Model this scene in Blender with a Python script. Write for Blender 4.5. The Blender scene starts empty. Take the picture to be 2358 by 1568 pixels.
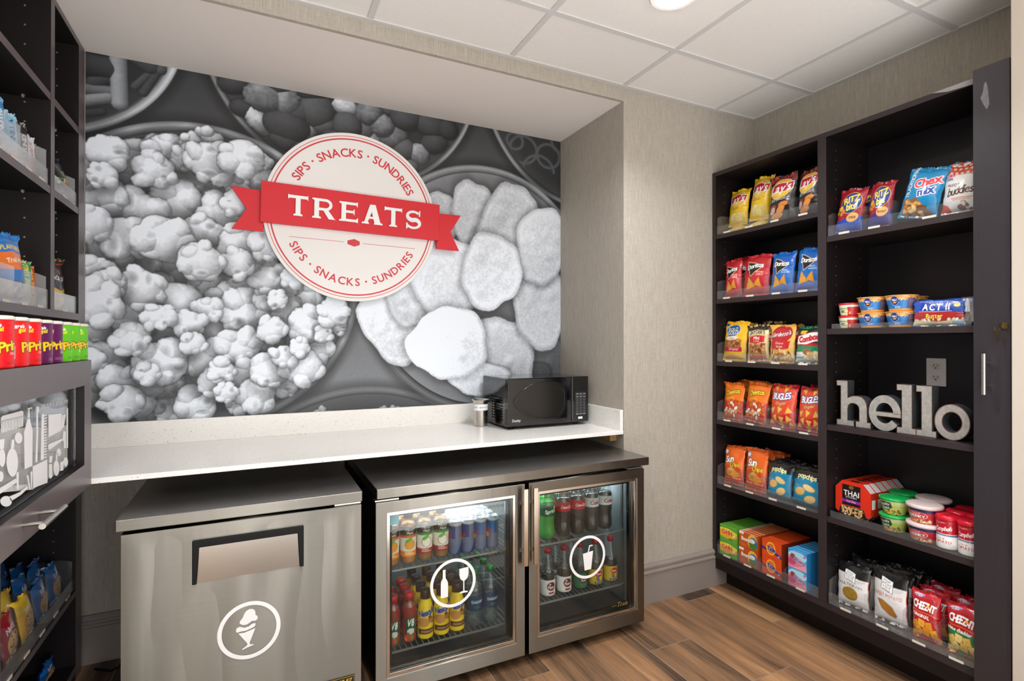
import bpy, bmesh, math, random
import numpy as np
from mathutils import Vector, Matrix

SC = bpy.context.scene
COL = SC.collection
PI = math.pi
CAM_Z = 1.305

# ------------------------------------------------------------------ camera, world, lights, exposure
cam_data = bpy.data.cameras.new('camera')
cam = bpy.data.objects.new('camera', cam_data)
COL.objects.link(cam)
cam.location = (0, 0, CAM_Z)
cam.rotation_mode = 'XYZ'
cam.rotation_euler = (PI / 2 + 0.00257, 0, -0.452728)
cam_data.sensor_width = 36
cam_data.lens = 1227.42 / 2358 * 36
cam_data.clip_start = 0.02
SC.camera = cam
SC.view_settings.view_transform = 'Standard'
SC.view_settings.look = 'None'
SC.view_settings.exposure = 0.34
SC.view_settings.gamma = 1
SC.view_settings.use_curve_mapping = False
SC.cycles.max_bounces = 10
SC.cycles.transparent_max_bounces = 24
SC.cycles.sample_clamp_indirect = 4
SC.cycles.caustics_reflective = False
SC.cycles.caustics_refractive = False

world = bpy.data.worlds.new('world')
SC.world = world
world.use_nodes = True
bg = world.node_tree.nodes['Background']
bg.inputs[0].default_value = (0.95, 0.975, 1.0, 1)
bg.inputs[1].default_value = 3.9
# soft light from behind the camera; upright bands added to streak the steel
_n = world.node_tree.nodes; _l = world.node_tree.links
_tc = _n.new('ShaderNodeTexCoord'); _sp = _n.new('ShaderNodeSeparateXYZ'); _l.new(_tc.outputs['Generated'], _sp.inputs[0])
_at = _n.new('ShaderNodeMath'); _at.operation = 'ARCTAN2'; _l.new(_sp.outputs[0], _at.inputs[0]); _l.new(_sp.outputs[1], _at.inputs[1])
_ns = _n.new('ShaderNodeTexNoise'); _ns.noise_dimensions = '1D'; _ns.inputs['Scale'].default_value = 5.5; _ns.inputs['Detail'].default_value = 3; _l.new(_at.outputs[0], _ns.inputs['W'])
_rp = _n.new('ShaderNodeValToRGB'); _rp.color_ramp.elements[0].position = .44; _rp.color_ramp.elements[0].color = (.16, .155, .15, 1)
_rp.color_ramp.elements[1].position = .62; _rp.color_ramp.elements[1].color = (1.0, .99, .98, 1); _l.new(_ns.outputs['Fac'], _rp.inputs[0]); _l.new(_rp.outputs[0], bg.inputs[0])
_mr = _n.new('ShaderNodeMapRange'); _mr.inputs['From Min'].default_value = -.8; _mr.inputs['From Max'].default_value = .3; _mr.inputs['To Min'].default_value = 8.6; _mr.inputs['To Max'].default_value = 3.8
_l.new(_sp.outputs[2], _mr.inputs['Value']); _l.new(_mr.outputs[0], bg.inputs[1])   # world made brighter below the horizon to lift the ceiling

CEIL = 2.556
LAMPS = [(1.365, 1.47, 25), (0.15, 0.85, 17), (-0.55, 0.2, 13), (0.75, 0.1, 14), (1.45, 0.25, 11), (0.75, -1.1, 12)]
for lx, ly, lw in LAMPS:
    ld = bpy.data.lights.new('downlight', 'AREA')
    ld.shape = 'DISK'; ld.size = 0.13; ld.energy = lw; ld.color = (0.95, 0.975, 1.0); ld.spread = math.radians(130)
    lo = bpy.data.objects.new('downlight_beam', ld)
    lo.location = (lx, ly, CEIL - 0.012)
    COL.objects.link(lo)
for (x0, x1) in ((0.45, 0.94), (1.06, 1.55)):
    ld = bpy.data.lights.new('cooler_tube', 'AREA')
    ld.shape = 'RECTANGLE'; ld.size = x1 - x0; ld.size_y = 0.03; ld.energy = 5; ld.color = (0.86, 0.95, 1.0)
    lo = bpy.data.objects.new('cooler_light', ld)
    lo.location = ((x0 + x1) / 2, 2.16, 0.722)
    lo.rotation_euler = (0.15, 0, 0)
    COL.objects.link(lo)

# ------------------------------------------------------------------ photo pixel -> point on a plane of the room
_f, _yaw, _pit = 1227.42, 0.452728, 0.00257
_fw = np.array([math.sin(_yaw) * math.cos(_pit), math.cos(_yaw) * math.cos(_pit), math.sin(_pit)])
_r = np.array([math.cos(_yaw), -math.sin(_yaw), 0.0])
_u = np.cross(_r, _fw)
def at(px, py, ax, val):
    d = _r * (px - 1179) / _f - _u * (py - 784) / _f + _fw
    k = 'XYZ'.index(ax)
    o = np.array([0, 0, CAM_Z])
    return o + d * (val - o[k]) / d[k]

# ------------------------------------------------------------------ materials
def srgb(c):
    if isinstance(c, str):
        c = [int(c[i:i + 2], 16) / 255 for i in (0, 2, 4)]
    return tuple(v / 12.92 if v <= 0.04045 else ((v + 0.055) / 1.055) ** 2.4 for v in c)
MATS = {}
def mat(name, col=(0.5, 0.5, 0.5), rough=0.5, metal=0.0, spec=0.5, attr=False, noise=None, bump=None, coat=0.0, emit=None, aniso=0.0):
    """noise=(scale xyz, amount, detail)  bump=(scale xyz, strength)"""
    if name in MATS: return MATS[name]
    m = bpy.data.materials.new(name); m.use_nodes = True
    nt = m.node_tree; N = nt.nodes; L = nt.links
    b = N['Principled BSDF']
    b.inputs['Roughness'].default_value = rough
    b.inputs['Metallic'].default_value = metal
    b.inputs['Specular IOR Level'].default_value = spec
    b.inputs['Coat Weight'].default_value = coat
    b.inputs['Coat Roughness'].default_value = 0.12
    if aniso:
        b.inputs['Anisotropic'].default_value = aniso; b.inputs['Anisotropic Rotation'].default_value = .25; tg = N.new('ShaderNodeTangent'); tg.direction_type = 'RADIAL'; tg.axis = 'Z'; L.new(tg.outputs[0], b.inputs['Tangent'])
    c4 = (*srgb(col), 1)
    src = None
    if attr:
        a = N.new('ShaderNodeAttribute'); a.attribute_name = 'print'; src = a.outputs['Color']
    if noise or bump:
        g = N.new('ShaderNodeTexCoord')
    def tex(scale, detail=4, rough_=0.6):
        mp = N.new('ShaderNodeMapping'); mp.inputs['Scale'].default_value = scale
        L.new(g.outputs['Object'], mp.inputs['Vector'])
        t = N.new('ShaderNodeTexNoise'); t.inputs['Scale'].default_value = 1; t.inputs['Detail'].default_value = detail
        t.inputs['Roughness'].default_value = rough_
        L.new(mp.outputs[0], t.inputs['Vector']); return t
    if noise:
        t = tex(noise[0], noise[2] if len(noise) > 2 else 4)
        mr = N.new('ShaderNodeMapRange'); mr.inputs['To Min'].default_value = 1 - noise[1]; mr.inputs['To Max'].default_value = 1 + noise[1]
        mr.inputs['From Min'].default_value = 0.25; mr.inputs['From Max'].default_value = 0.75
        L.new(t.outputs['Fac'], mr.inputs['Value'])
        vm = N.new('ShaderNodeVectorMath'); vm.operation = 'SCALE'
        if src is None:
            vm.inputs[0].default_value = c4[:3]
        else: L.new(src, vm.inputs[0])
        L.new(mr.outputs[0], vm.inputs['Scale']); src = vm.outputs[0]
    if src is None: b.inputs['Base Color'].default_value = c4
    else: L.new(src, b.inputs['Base Color'])
    if bump:
        t = tex(bump[0], 3)
        bp = N.new('ShaderNodeBump'); bp.inputs['Strength'].default_value = bump[1]; bp.inputs['Distance'].default_value = bump[2] if len(bump) > 2 else 0.002
        L.new(t.outputs['Fac'], bp.inputs['Height']); L.new(bp.outputs[0], b.inputs['Normal'])
    if emit:
        b.inputs['Emission Color'].default_value = c4; b.inputs['Emission Strength'].default_value = emit
    MATS[name] = m; return m

def clear_mat(name, tint=(1, 1, 1), f0=0.04, haze=0.0, hazecol=(0.9, 0.92, 0.95), rough=0.03):
    """thin clear sheet: see-through, with a real mirror-like sheen that grows at grazing angles"""
    if name in MATS: return MATS[name]
    m = bpy.data.materials.new(name); m.use_nodes = True
    nt = m.node_tree; N = nt.nodes; L = nt.links
    N.remove(N['Principled BSDF']); out = N['Material Output']
    tr = N.new('ShaderNodeBsdfTransparent'); tr.inputs[0].default_value = (*tint, 1)
    gl = N.new('ShaderNodeBsdfGlossy'); gl.inputs['Roughness'].default_value = rough; gl.inputs[0].default_value = (1, 1, 1, 1)
    ge = N.new('ShaderNodeNewGeometry'); dt = N.new('ShaderNodeVectorMath'); dt.operation = 'DOT_PRODUCT'; L.new(ge.outputs['Normal'], dt.inputs[0]); L.new(ge.outputs['Incoming'], dt.inputs[1])
    def M(op, a, b, c=None):
        n = N.new('ShaderNodeMath'); n.operation = op
        for i, v in enumerate((a, b, c)):
            if v is None: continue
            if isinstance(v, (int, float)): n.inputs[i].default_value = v
            else: L.new(v, n.inputs[i])
        return n.outputs[0]
    fre = M('MULTIPLY_ADD', M('POWER', M('SUBTRACT', 1.0, M('ABSOLUTE', dt.outputs['Value'], None)), 5.0), 1 - f0, f0)
    mx = N.new('ShaderNodeMixShader'); L.new(fre, mx.inputs[0]); L.new(tr.outputs[0], mx.inputs[1]); L.new(gl.outputs[0], mx.inputs[2])
    last = mx
    if haze:
        df = N.new('ShaderNodeBsdfDiffuse'); df.inputs[0].default_value = (*hazecol, 1)
        m2 = N.new('ShaderNodeMixShader'); m2.inputs[0].default_value = haze
        L.new(mx.outputs[0], m2.inputs[1]); L.new(df.outputs[0], m2.inputs[2]); last = m2
    L.new(last.outputs[0], out.inputs[0])
    MATS[name] = m; return m

# ------------------------------------------------------------------ mesh builder
class MB:
    def __init__(s): s.v = []; s.f = []; s.m = []; s.mi = 0
    def add(s, vs, fs):
        n = len(s.v); s.v += [tuple(map(float, v)) for v in vs]
        s.f += [tuple(n + i for i in f) for f in fs]; s.m += [s.mi] * len(fs); return s
    def box(s, x0, x1, y0, y1, z0, z1):
        return s.add([(x, y, z) for z in (z0, z1) for y in (y0, y1) for x in (x0, x1)],
                     [(0, 2, 3, 1), (4, 5, 7, 6), (0, 1, 5, 4), (2, 6, 7, 3), (0, 4, 6, 2), (1, 3, 7, 5)])
    def prism(s, pts, a, b, axis='Y'):
        """outline pts extruded along axis from a to b. axis Y: pts=(x,z); X: (y,z); Z: (x,y)"""
        def P(p, t):
            return (p[0], t, p[1]) if axis == 'Y' else ((t, p[0], p[1]) if axis == 'X' else (p[0], p[1], t))
        n = len(pts)
        return s.add([P(p, a) for p in pts] + [P(p, b) for p in pts],
                     [tuple(range(n)), tuple(range(2 * n - 1, n - 1, -1))] + [(i, i + n, (i + 1) % n + n, (i + 1) % n) for i in range(n)])
    def ring(s, outer, inner, a, b, axis='Y'):
        def P(p, t):
            return (p[0], t, p[1]) if axis == 'Y' else ((t, p[0], p[1]) if axis == 'X' else (p[0], p[1], t))
        n = len(outer); vs = [P(p, t) for t in (a, b) for p in list(outer) + list(inner)]; fs = []
        for i in range(n):
            j = (i + 1) % n
            fs += [(i, j, n + j, n + i), (2 * n + i, 3 * n + i, 3 * n + j, 2 * n + j), (i, 2 * n + i, 2 * n + j, j), (n + i, n + j, 3 * n + j, 3 * n + i)]
        return s.add(vs, fs)
    def lathe(s, prof, cx=0, cy=0, cz=0, n=32, cap=True):
        k = len(prof); vs = []; fs = []
        for i in range(n):
            a = 2 * PI * i / n
            for r, z in prof: vs.append((cx + r * math.sin(a), cy - r * math.cos(a), cz + z))
        for i in range(n):
            j = (i + 1) % n
            for q in range(k - 1): fs.append((i * k + q, j * k + q, j * k + q + 1, i * k + q + 1))
        if cap:
            if prof[0][0] > 1e-5: fs.append(tuple(i * k for i in range(n))[::-1])
            if prof[-1][0] > 1e-5: fs.append(tuple(i * k + k - 1 for i in range(n)))
        return s.add(vs, fs)
    def tube(s, path, r, n=10, cap=True):
        path = [Vector(p) for p in path]; vs = []; fs = []; m = len(path)
        for i, p in enumerate(path):
            d = (path[min(i + 1, m - 1)] - path[max(i - 1, 0)]).normalized()
            a = d.orthogonal().normalized() if i == 0 else (pa - d * pa.dot(d)).normalized()
            pa = a; b = d.cross(a); rr = r[i] if isinstance(r, (list, tuple)) else r
            for k in range(n):
                t = 2 * PI * k / n; vs.append(p + (a * math.cos(t) + b * math.sin(t)) * rr)
        for i in range(m - 1):
            for k in range(n):
                fs.append((i * n + k, i * n + (k + 1) % n, (i + 1) * n + (k + 1) % n, (i + 1) * n + k))
        if cap: fs += [tuple(range(n))[::-1], tuple(range((m - 1) * n, m * n))]
        return s.add(vs, fs)
    def move(s, M, start=0):
        s.v = s.v[:start] + [tuple(M @ Vector(v)) for v in s.v[start:]]; return s

def tag(o, label=None, cat=None, group=None, kind=None):
    if label: o['label'] = label
    if cat: o['category'] = cat
    if group: o['group'] = group
    if kind: o['kind'] = kind
    return o
def obj(name, mb, mats, parent=None, bevel=0, smooth=False, seg=2):
    me = bpy.data.meshes.new(name)
    if isinstance(mb, MB):
        me.from_pydata(mb.v, [], mb.f); me.polygons.foreach_set('material_index', mb.m)
        bm = bmesh.new(); bm.from_mesh(me); bmesh.ops.recalc_face_normals(bm, faces=bm.faces); bm.to_mesh(me); bm.free()
    else: me = mb; me.name = name
    for m in (mats if isinstance(mats, (list, tuple)) else [mats]): me.materials.append(m)
    if smooth: me.polygons.foreach_set('use_smooth', [True] * len(me.polygons))
    o = bpy.data.objects.new(name, me); COL.objects.link(o)
    if parent: o.parent = parent
    if bevel:
        md = o.modifiers.new('bevel', 'BEVEL'); md.width = bevel; md.segments = seg; md.limit_method = 'ANGLE'; md.angle_limit = math.radians(40)
    if smooth:
        md = o.modifiers.new('split', 'EDGE_SPLIT'); md.split_angle = math.radians(38)
    return o
def empty(name, loc=(0, 0, 0), rz=0):
    o = bpy.data.objects.new(name, None); o.location = loc; o.rotation_euler = (0, 0, rz); COL.objects.link(o); o.empty_display_size = 0.02; return o
def struct(name, mb, m, bevel=0):
    return tag(obj(name, mb, m, bevel=bevel), kind='structure')
def copy_tree(o, parent=None):
    c = o.copy(); COL.objects.link(c)
    if parent: c.parent = parent
    for ch in list(o.children): copy_tree(ch, c)
    return c
def circ(cx, cz, rx, rz=None, n=64, a0=0, a1=360):
    rz = rx if rz is None else rz
    m = n if a1 - a0 >= 360 else n + 1
    return [(cx + rx * math.cos(math.radians(a0 + (a1 - a0) * i / n)), cz + rz * math.sin(math.radians(a0 + (a1 - a0) * i / n))) for i in range(m)]

# ------------------------------------------------------------------ lettering (outlines of the built-in font as distance fields)
_GL = {}
def glyph_mesh(ch, extrude=0.0, offset=0.0, res=3):
    cu = bpy.data.curves.new('t', 'FONT'); cu.body = ch; cu.size = 1; cu.resolution_u = res; cu.extrude = extrude; cu.offset = offset
    o = bpy.data.objects.new('t', cu); me = o.to_mesh()
    vs = [v.co.copy() for v in me.vertices]; fs = [tuple(p.vertices) for p in me.polygons]
    ed = {}
    for f in fs:
        for a, b in zip(f, f[1:] + f[:1]):
            k = (min(a, b), max(a, b)); ed[k] = ed.get(k, 0) + 1
    o.to_mesh_clear(); bpy.data.objects.remove(o); bpy.data.curves.remove(cu)
    return vs, fs, [k for k, n in ed.items() if n == 1]
GN = 48
def glyph(ch):
    if ch in _GL: return _GL[ch]
    if ch == ' ': _GL[ch] = (None, 0.3, 0); return _GL[ch]
    vs, fs, ed = glyph_mesh(ch)
    P = np.array([[v.x, v.y] for v in vs]); A = P[[e[0] for e in ed]]; B = P[[e[1] for e in ed]]
    x0, x1 = P[:, 0].min(), P[:, 0].max()
    gx = np.arange(-8, GN + 12) / GN; gy = np.arange(-16, GN + 6) / GN
    X, Y = np.meshgrid(gx + x0, gy)
    _GL[ch] = (sdf_seg(X, Y, A, B), x1 - x0, x0); return _GL[ch]
def sdf_seg(X, Y, A, B):
    d = np.full(X.shape, 1e9); ins = np.zeros(X.shape, bool)
    for (ax, ay), (bx, by) in zip(A, B):
        ex, ey = bx - ax, by - ay; L2 = ex * ex + ey * ey + 1e-12
        t = np.clip(((X - ax) * ex + (Y - ay) * ey) / L2, 0, 1)
        d = np.minimum(d, (X - ax - t * ex) ** 2 + (Y - ay - t * ey) ** 2)
        if ay != by:
            ins ^= ((ay > Y) != (by > Y)) & (X < (bx - ax) * (Y - ay) / (by - ay) + ax)
    d = np.sqrt(d); return np.where(ins, -d, d)

class Art:
    """a small picture: width 1, height h, y up, drawn with anti-aliased shapes"""
    def __init__(s, h, base, n=150):
        s.n = n; s.h = h; s.W = n; s.H = max(2, int(round(n * h)))
        s.a = np.zeros((s.H, s.W, 3)); s.a[:] = s.c(base)
        s.X, s.Y = np.meshgrid((np.arange(s.W) + .5) / n, (np.arange(s.H) + .5) / n)
    def c(s, c):
        if isinstance(c, str): return np.array([int(c[i:i + 2], 16) / 255 for i in (0, 2, 4)])
        return np.array(c, float)
    def win(s, x0, x1, y0, y1):
        n = s.n
        return (slice(max(0, int(y0 * n) - 2), max(0, min(s.H, int(y1 * n) + 3))), slice(max(0, int(x0 * n) - 2), max(0, min(s.W, int(x1 * n) + 3))))
    def put(s, w, sd, col, al=1.0):
        k = np.clip(0.5 - sd * s.n, 0, 1)[..., None] * al
        s.a[w] = s.a[w] * (1 - k) + s.c(col) * k
    def rect(s, x0, y0, x1, y1, col, al=1.0):
        return s.poly([(x0, y0), (x1, y0), (x1, y1), (x0, y1)], col, al=al)
    def poly(s, pts, col, edge=None, ew=0.01, al=1.0):
        P = np.array(pts, float); w = s.win(P[:, 0].min() - ew, P[:, 0].max() + ew, P[:, 1].min() - ew, P[:, 1].max() + ew)
        X, Y = s.X[w], s.Y[w]
        if X.size == 0: return s
        sd = sdf_seg(X, Y, P, np.roll(P, -1, 0))
        if edge is not None: s.put(w, sd - ew, edge, al)
        s.put(w, sd, col, al); return s
    def ell(s, cx, cy, rx, ry, col, rot=0, edge=None, ew=0.01, al=1.0, sub=0):
        R = max(rx, ry) + ew; w = s.win(cx - R, cx + R, cy - R, cy + R); X, Y = s.X[w] - cx, s.Y[w] - cy
        a = math.radians(rot); U = X * math.cos(a) + Y * math.sin(a); V = -X * math.sin(a) + Y * math.cos(a)
        q = np.sqrt((U / rx) ** 2 + (V / ry) ** 2); sd = (q - 1) * min(rx, ry)
        if edge is not None: s.put(w, sd - ew, edge, al)
        s.put(w, sd, col, al); return s
    def line(s, x0, y0, x1, y1, wd, col, al=1.0):
        w = s.win(min(x0, x1) - wd, max(x0, x1) + wd, min(y0, y1) - wd, max(y0, y1) + wd); X, Y = s.X[w], s.Y[w]
        ex, ey = x1 - x0, y1 - y0; t = np.clip(((X - x0) * ex + (Y - y0) * ey) / (ex * ex + ey * ey + 1e-9), 0, 1)
        s.put(w, np.hypot(X - x0 - t * ex, Y - y0 - t * ey) - wd / 2, col, al); return s
    def text(s, st, cx, cy, size, col, rot=0, bold=0.02, shear=0, edge=None, ew=0.05, sx=1.0, arc=None, gap=0.09):
        """text centred on (cx, cy); arc=(radius) bends it (positive: arch)"""
        gl = [glyph(ch) for ch in st]; adv = [(g[1] + gap if g[0] is not None else 0.32) for g in gl]
        tot = sum(adv) - gap; a = math.radians(rot)
        for layer in ((edge, ew), (col, 0)):
            if layer[0] is None: continue
            pen = -tot / 2
            for g, ad in zip(gl, adv):
                if g[0] is not None:
                    mx = (pen + g[1] / 2) * size * sx; aa = a; ox, oy = cx, cy
                    if arc:
                        th = mx / arc; ax_, ay_ = arc * math.sin(th), arc * math.cos(th) - arc
                        ox += ax_ * math.cos(a) - ay_ * math.sin(a); oy += ax_ * math.sin(a) + ay_ * math.cos(a); aa = a - th; px = 0
                    else: px = mx
                    R = (abs(g[1]) + 1.2) * size
                    gx_, gy_ = ox + px * math.cos(a) if not arc else ox, oy + px * math.sin(a) if not arc else oy
                    w = s.win(gx_ - R, gx_ + R, gy_ - R, gy_ + R); X, Y = s.X[w] - gx_, s.Y[w] - gy_
                    if X.size:
                        U = (X * math.cos(aa) + Y * math.sin(aa)) / size; V = (-X * math.sin(aa) + Y * math.cos(aa)) / size + 0.35
                        U = (U - shear * (V - .35)) / sx + g[1] / 2
                        iu = U * GN + 8; iv = V * GN + 16; D = g[0]
                        ok = (iu >= 0) & (iu < D.shape[1] - 1) & (iv >= 0) & (iv < D.shape[0] - 1)
                        i0 = np.clip(iu.astype(int), 0, D.shape[1] - 2); j0 = np.clip(iv.astype(int), 0, D.shape[0] - 2); fu = iu - i0; fv = iv - j0
                        d = (D[j0, i0] * (1 - fu) + D[j0, i0 + 1] * fu) * (1 - fv) + (D[j0 + 1, i0] * (1 - fu) + D[j0 + 1, i0 + 1] * fu) * fv
                        d = np.where(ok, d, 1.0)
                        s.put(w, (d - bold * .5 - layer[1] * .8) * size * min(1, sx), layer[0])
                pen += ad
        return s
    def lines(s, x0, x1, y, dy, k, col, wd=0.008, seed=1):
        rg = random.Random(seed)
        for i in range(k): s.line(x0, y - i * dy, x0 + (x1 - x0) * rg.uniform(.6, 1), y - i * dy, wd, col, .8)
        return s
    def bits(s, x0, y0, x1, y1, k, r, cols, seed=1, asp=.7, edge=None):
        rg = random.Random(seed)
        for i in range(k):
            c = rg.choice(cols); rr = r * rg.uniform(.7, 1.25)
            s.ell(rg.uniform(x0, x1), rg.uniform(y0, y1), rr, rr * asp, c, rg.uniform(0, 180), edge=edge or tuple(s.c(c) * .7), ew=r * .12)
        return s
    def tri(s, cx, cy, r, rot, col, edge=None, ew=.012):
        return s.poly([(cx + r * math.cos(math.radians(rot + q)), cy + r * math.sin(math.radians(rot + q))) for q in (90, 215, 325)], col, edge, ew)
    def lin(s):
        a = s.a; return np.where(a <= 0.04045, a / 12.92, ((a + 0.055) / 1.055) ** 2.4)
    def sample(s, U, V):
        """linear colours at U in 0..1, V in 0..1 (bottom to top)"""
        L = s.lin(); x = np.clip(U * s.W - .5, 0, s.W - 1.001); y = np.clip(V * s.H - .5, 0, s.H - 1.001)
        i = x.astype(int); j = y.astype(int); fx = (x - i)[..., None]; fy = (y - j)[..., None]
        i1 = np.minimum(i + 1, s.W - 1); j1 = np.minimum(j + 1, s.H - 1)
        return (L[j, i] * (1 - fx) + L[j, i1] * fx) * (1 - fy) + (L[j1, i] * (1 - fx) + L[j1, i1] * fx) * fy

def grid_mesh(name, P, C=None, closed=False):
    """P: (rows, cols, 3) points, C: same-shaped linear colours"""
    H, W = P.shape[:2]; me = bpy.data.meshes.new(name)
    idx = np.arange(H * W).reshape(H, W)
    if closed:
        nx = np.roll(idx, -1, 1); F = np.stack([idx[:-1], nx[:-1], nx[1:], idx[1:]], -1).reshape(-1, 4)
    else: F = np.stack([idx[:-1, :-1], idx[:-1, 1:], idx[1:, 1:], idx[1:, :-1]], -1).reshape(-1, 4)
    n = len(F); me.vertices.add(H * W); me.vertices.foreach_set('co', P.reshape(-1).astype(np.float32))
    me.loops.add(n * 4); me.loops.foreach_set('vertex_index', F.reshape(-1).astype(np.int32))
    me.polygons.add(n); me.polygons.foreach_set('loop_start', np.arange(0, n * 4, 4, dtype=np.int32)); me.polygons.foreach_set('loop_total', np.full(n, 4, np.int32))
    me.update(calc_edges=True)
    if C is not None: set_col(me, C.reshape(-1, 3))
    return me
def set_col(me, C):
    ca = me.color_attributes.new('print', 'FLOAT_COLOR', 'POINT')
    ca.data.foreach_set('color', np.c_[C, np.ones(len(C))].reshape(-1).astype(np.float32))
def join_arrays(parts):
    """parts: list of (P grid, C grid) -> one mesh"""
    V = []; F = []; C = []; n = 0
    for P, c in parts:
        H, W = P.shape[:2]; idx = np.arange(H * W).reshape(H, W) + n
        F.append(np.stack([idx[:-1, :-1], idx[:-1, 1:], idx[1:, 1:], idx[1:, :-1]], -1).reshape(-1, 4))
        V.append(P.reshape(-1, 3)); c = np.broadcast_to(np.asarray(c, float), P.shape) ; C.append(c.reshape(-1, 3)); n += H * W
    V = np.concatenate(V); F = np.concatenate(F); C = np.concatenate(C); k = len(F)
    me = bpy.data.meshes.new('m'); me.vertices.add(len(V)); me.vertices.foreach_set('co', V.reshape(-1).astype(np.float32))
    me.loops.add(k * 4); me.loops.foreach_set('vertex_index', F.reshape(-1).astype(np.int32))
    me.polygons.add(k); me.polygons.foreach_set('loop_start', np.arange(0, k * 4, 4, dtype=np.int32)); me.polygons.foreach_set('loop_total', np.full(k, 4, np.int32))
    me.update(calc_edges=True); set_col(me, C); return me

ORD = ['front', 'second', 'third', 'fourth', 'fifth', 'sixth', 'seventh', 'eighth', 'ninth']
M_FOIL = mat('printed_foil', attr=True, rough=0.27, spec=0.6, coat=0.3, bump=((48, 48, 48), .55, .004))
M_PAPER = mat('printed_paper', attr=True, rough=0.5, spec=0.4)
M_MATTE = mat('printed_matte', attr=True, rough=0.75, spec=0.2)
M_CAN = mat('printed_metal', attr=True, rough=0.25, metal=0.45, spec=0.6)
M_TUB = mat('printed_plastic', attr=True, rough=0.32, spec=0.5)

# ------------------------------------------------------------------ packages
def bag_grids(art, w, h, t, seed, back, nx=70, fold=0.0, jag=True, pinch=.07):
    rg = np.random.RandomState(seed); ny = max(20, int(nx * h / w))
    def wr(U, V):
        z = 0
        for _ in range(7):
            a, b = rg.uniform(-9, 9, 2); z = z + np.sin(U * a + V * b * 1.3 + rg.uniform(0, 6)) * rg.uniform(.2, 1)
        return z / 5
    def shape(U, V, side, st):
        rg.seed(seed + (0 if side > 0 else 0))
        vv = np.clip((V - .055) / .89, 0, 1); s = np.sin(PI * vv) ** .55
        prof = np.clip(1 - np.abs(2 * U - 1) ** 2.4, 0, 1) ** .62
        wn = wr(U, V)
        T = t * .5 * prof * s * (1.12 - .3 * vv) * (1 + .26 * wn)
        Wd = w * (1 - pinch * s + .015 * np.sin(V * 23 + seed))
        X = (U - .5) * Wd
        Z = h * V + h * .012 * np.sin(U * 9 + seed) * (V > .5) - h * .02 * (1 - prof) * 0
        if jag: Z = Z + np.where(V > .995, .0025 * np.sign(np.sin(U * 120)), 0)
        seam = np.clip((np.abs(V - .5) - .445) / .055, 0, 1)
        Yc = seam * np.where(V < .5, .25, 1.0) * (.006 * np.sin(U * 11 + seed * 1.7) + .004 * np.sin(U * 23 + seed))
        fo = np.clip((V - .93) / .07, 0, 1) * fold * w
        crn = np.clip((V - .88) / .12, 0, 1) * np.clip(np.abs(U - .5) * 2 - .55, 0, 1) * (w * .22 * math.sin(seed * 2.3))
        rip = .0016 * wn * (1 - prof) * np.sin(V * 60 + seed)
        Y = -side * T + Yc - fo + crn + rip
        return np.stack([X, Y, Z], -1)
    U, V = np.meshgrid(np.linspace(0, 1, nx), np.linspace(0, 1, ny))
    front = shape(U, V, 1, 1); C = art.sample(U, V) if art else np.broadcast_to(srgb(back), U.shape + (3,))
    U2, V2 = np.meshgrid(np.linspace(1, 0, 14), np.linspace(0, 1, 20))
    bk = shape(U2, V2, -1, 1)
    return front, C, bk, ny
_MESH = {}
def bag(key, loc, w, h, t, art, back, rz=-PI / 2, roll=0, lean=0, yaw=0, seed=1, fold=0.0, label='', group=None, nx=70, jag=True, name='snack_bag', cat='bag', matl=None, pinch=.04, slot=None, front=None):
    """pillow bag standing at loc (base centre); local -y is its front"""
    mk = (key, round(w, 3), round(h, 3), seed, nx)
    if mk not in _MESH:
        F, C, B, ny = bag_grids(art, w, h, t, seed, back, nx, fold, jag, pinch)
        cut = int(ny * .935)
        bc = np.broadcast_to(srgb(back), B.shape)
        me1 = join_arrays([(F[:cut + 1], C[:cut + 1]), (B[:19], bc[:19])])
        me2 = join_arrays([(F[cut:], C[cut:]), (B[17:], bc[17:])])
        for me in (me1, me2): me.materials.append(matl or M_FOIL); me.polygons.foreach_set('use_smooth', [True] * len(me.polygons))
        _MESH[mk] = (me1, me2)
    me1, me2 = _MESH[mk]
    o = bpy.data.objects.new(name, me1); COL.objects.link(o)
    s = bpy.data.objects.new('top_seal', me2); COL.objects.link(s); s.parent = o
    R = Matrix.Rotation(rz + math.radians(yaw), 4, 'Z') @ Matrix.Rotation(math.radians(-lean), 4, 'X') @ Matrix.Rotation(math.radians(-roll), 4, 'Y')
    base_ = np.array([v.co for m_ in (me1, me2) for v in m_.vertices]); R3 = np.array(R.to_3x3()); sc_ = 1.0
    for _ in range(3):
        V_ = (base_ * [sc_, 1, 1]) @ R3.T; lo_, hi_ = V_.min(0), V_.max(0)
        dx = dy = 0; ya, yb = loc[1] + lo_[1], loc[1] + hi_[1]
        if not slot: break
        c_ = (ya + yb) / 2
        if _ == 0: sl = ([q for q in zip(slot[:-1], slot[1:]) if q[0] <= c_ <= q[1]] or [min(zip(slot[:-1], slot[1:]), key=lambda q: abs((q[0] + q[1]) / 2 - c_))])[0]
        a_, b_ = sl[0] + .0013, sl[1] - .0013; f_ = (b_ - a_) / (yb - ya)
        if f_ < .999 and _ < 2: sc_ *= f_; continue
        hw_ = (yb - ya) / 2; dy = min(max(c_, a_ + hw_), max(b_ - hw_, a_ + hw_)) - c_; break
    if front is not None:
        if rz < 0: dx = max(0, front - (loc[0] + lo_[0]))
        else: dx = min(0, front - (loc[0] + hi_[0]))
    o.matrix_world = Matrix.Translation((loc[0] + dx, loc[1] + dy, loc[2] - lo_[2] + .0004)) @ R @ Matrix.Diagonal((sc_, 1, 1, 1))
    tag(o, label, cat, group)
    return o

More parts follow.
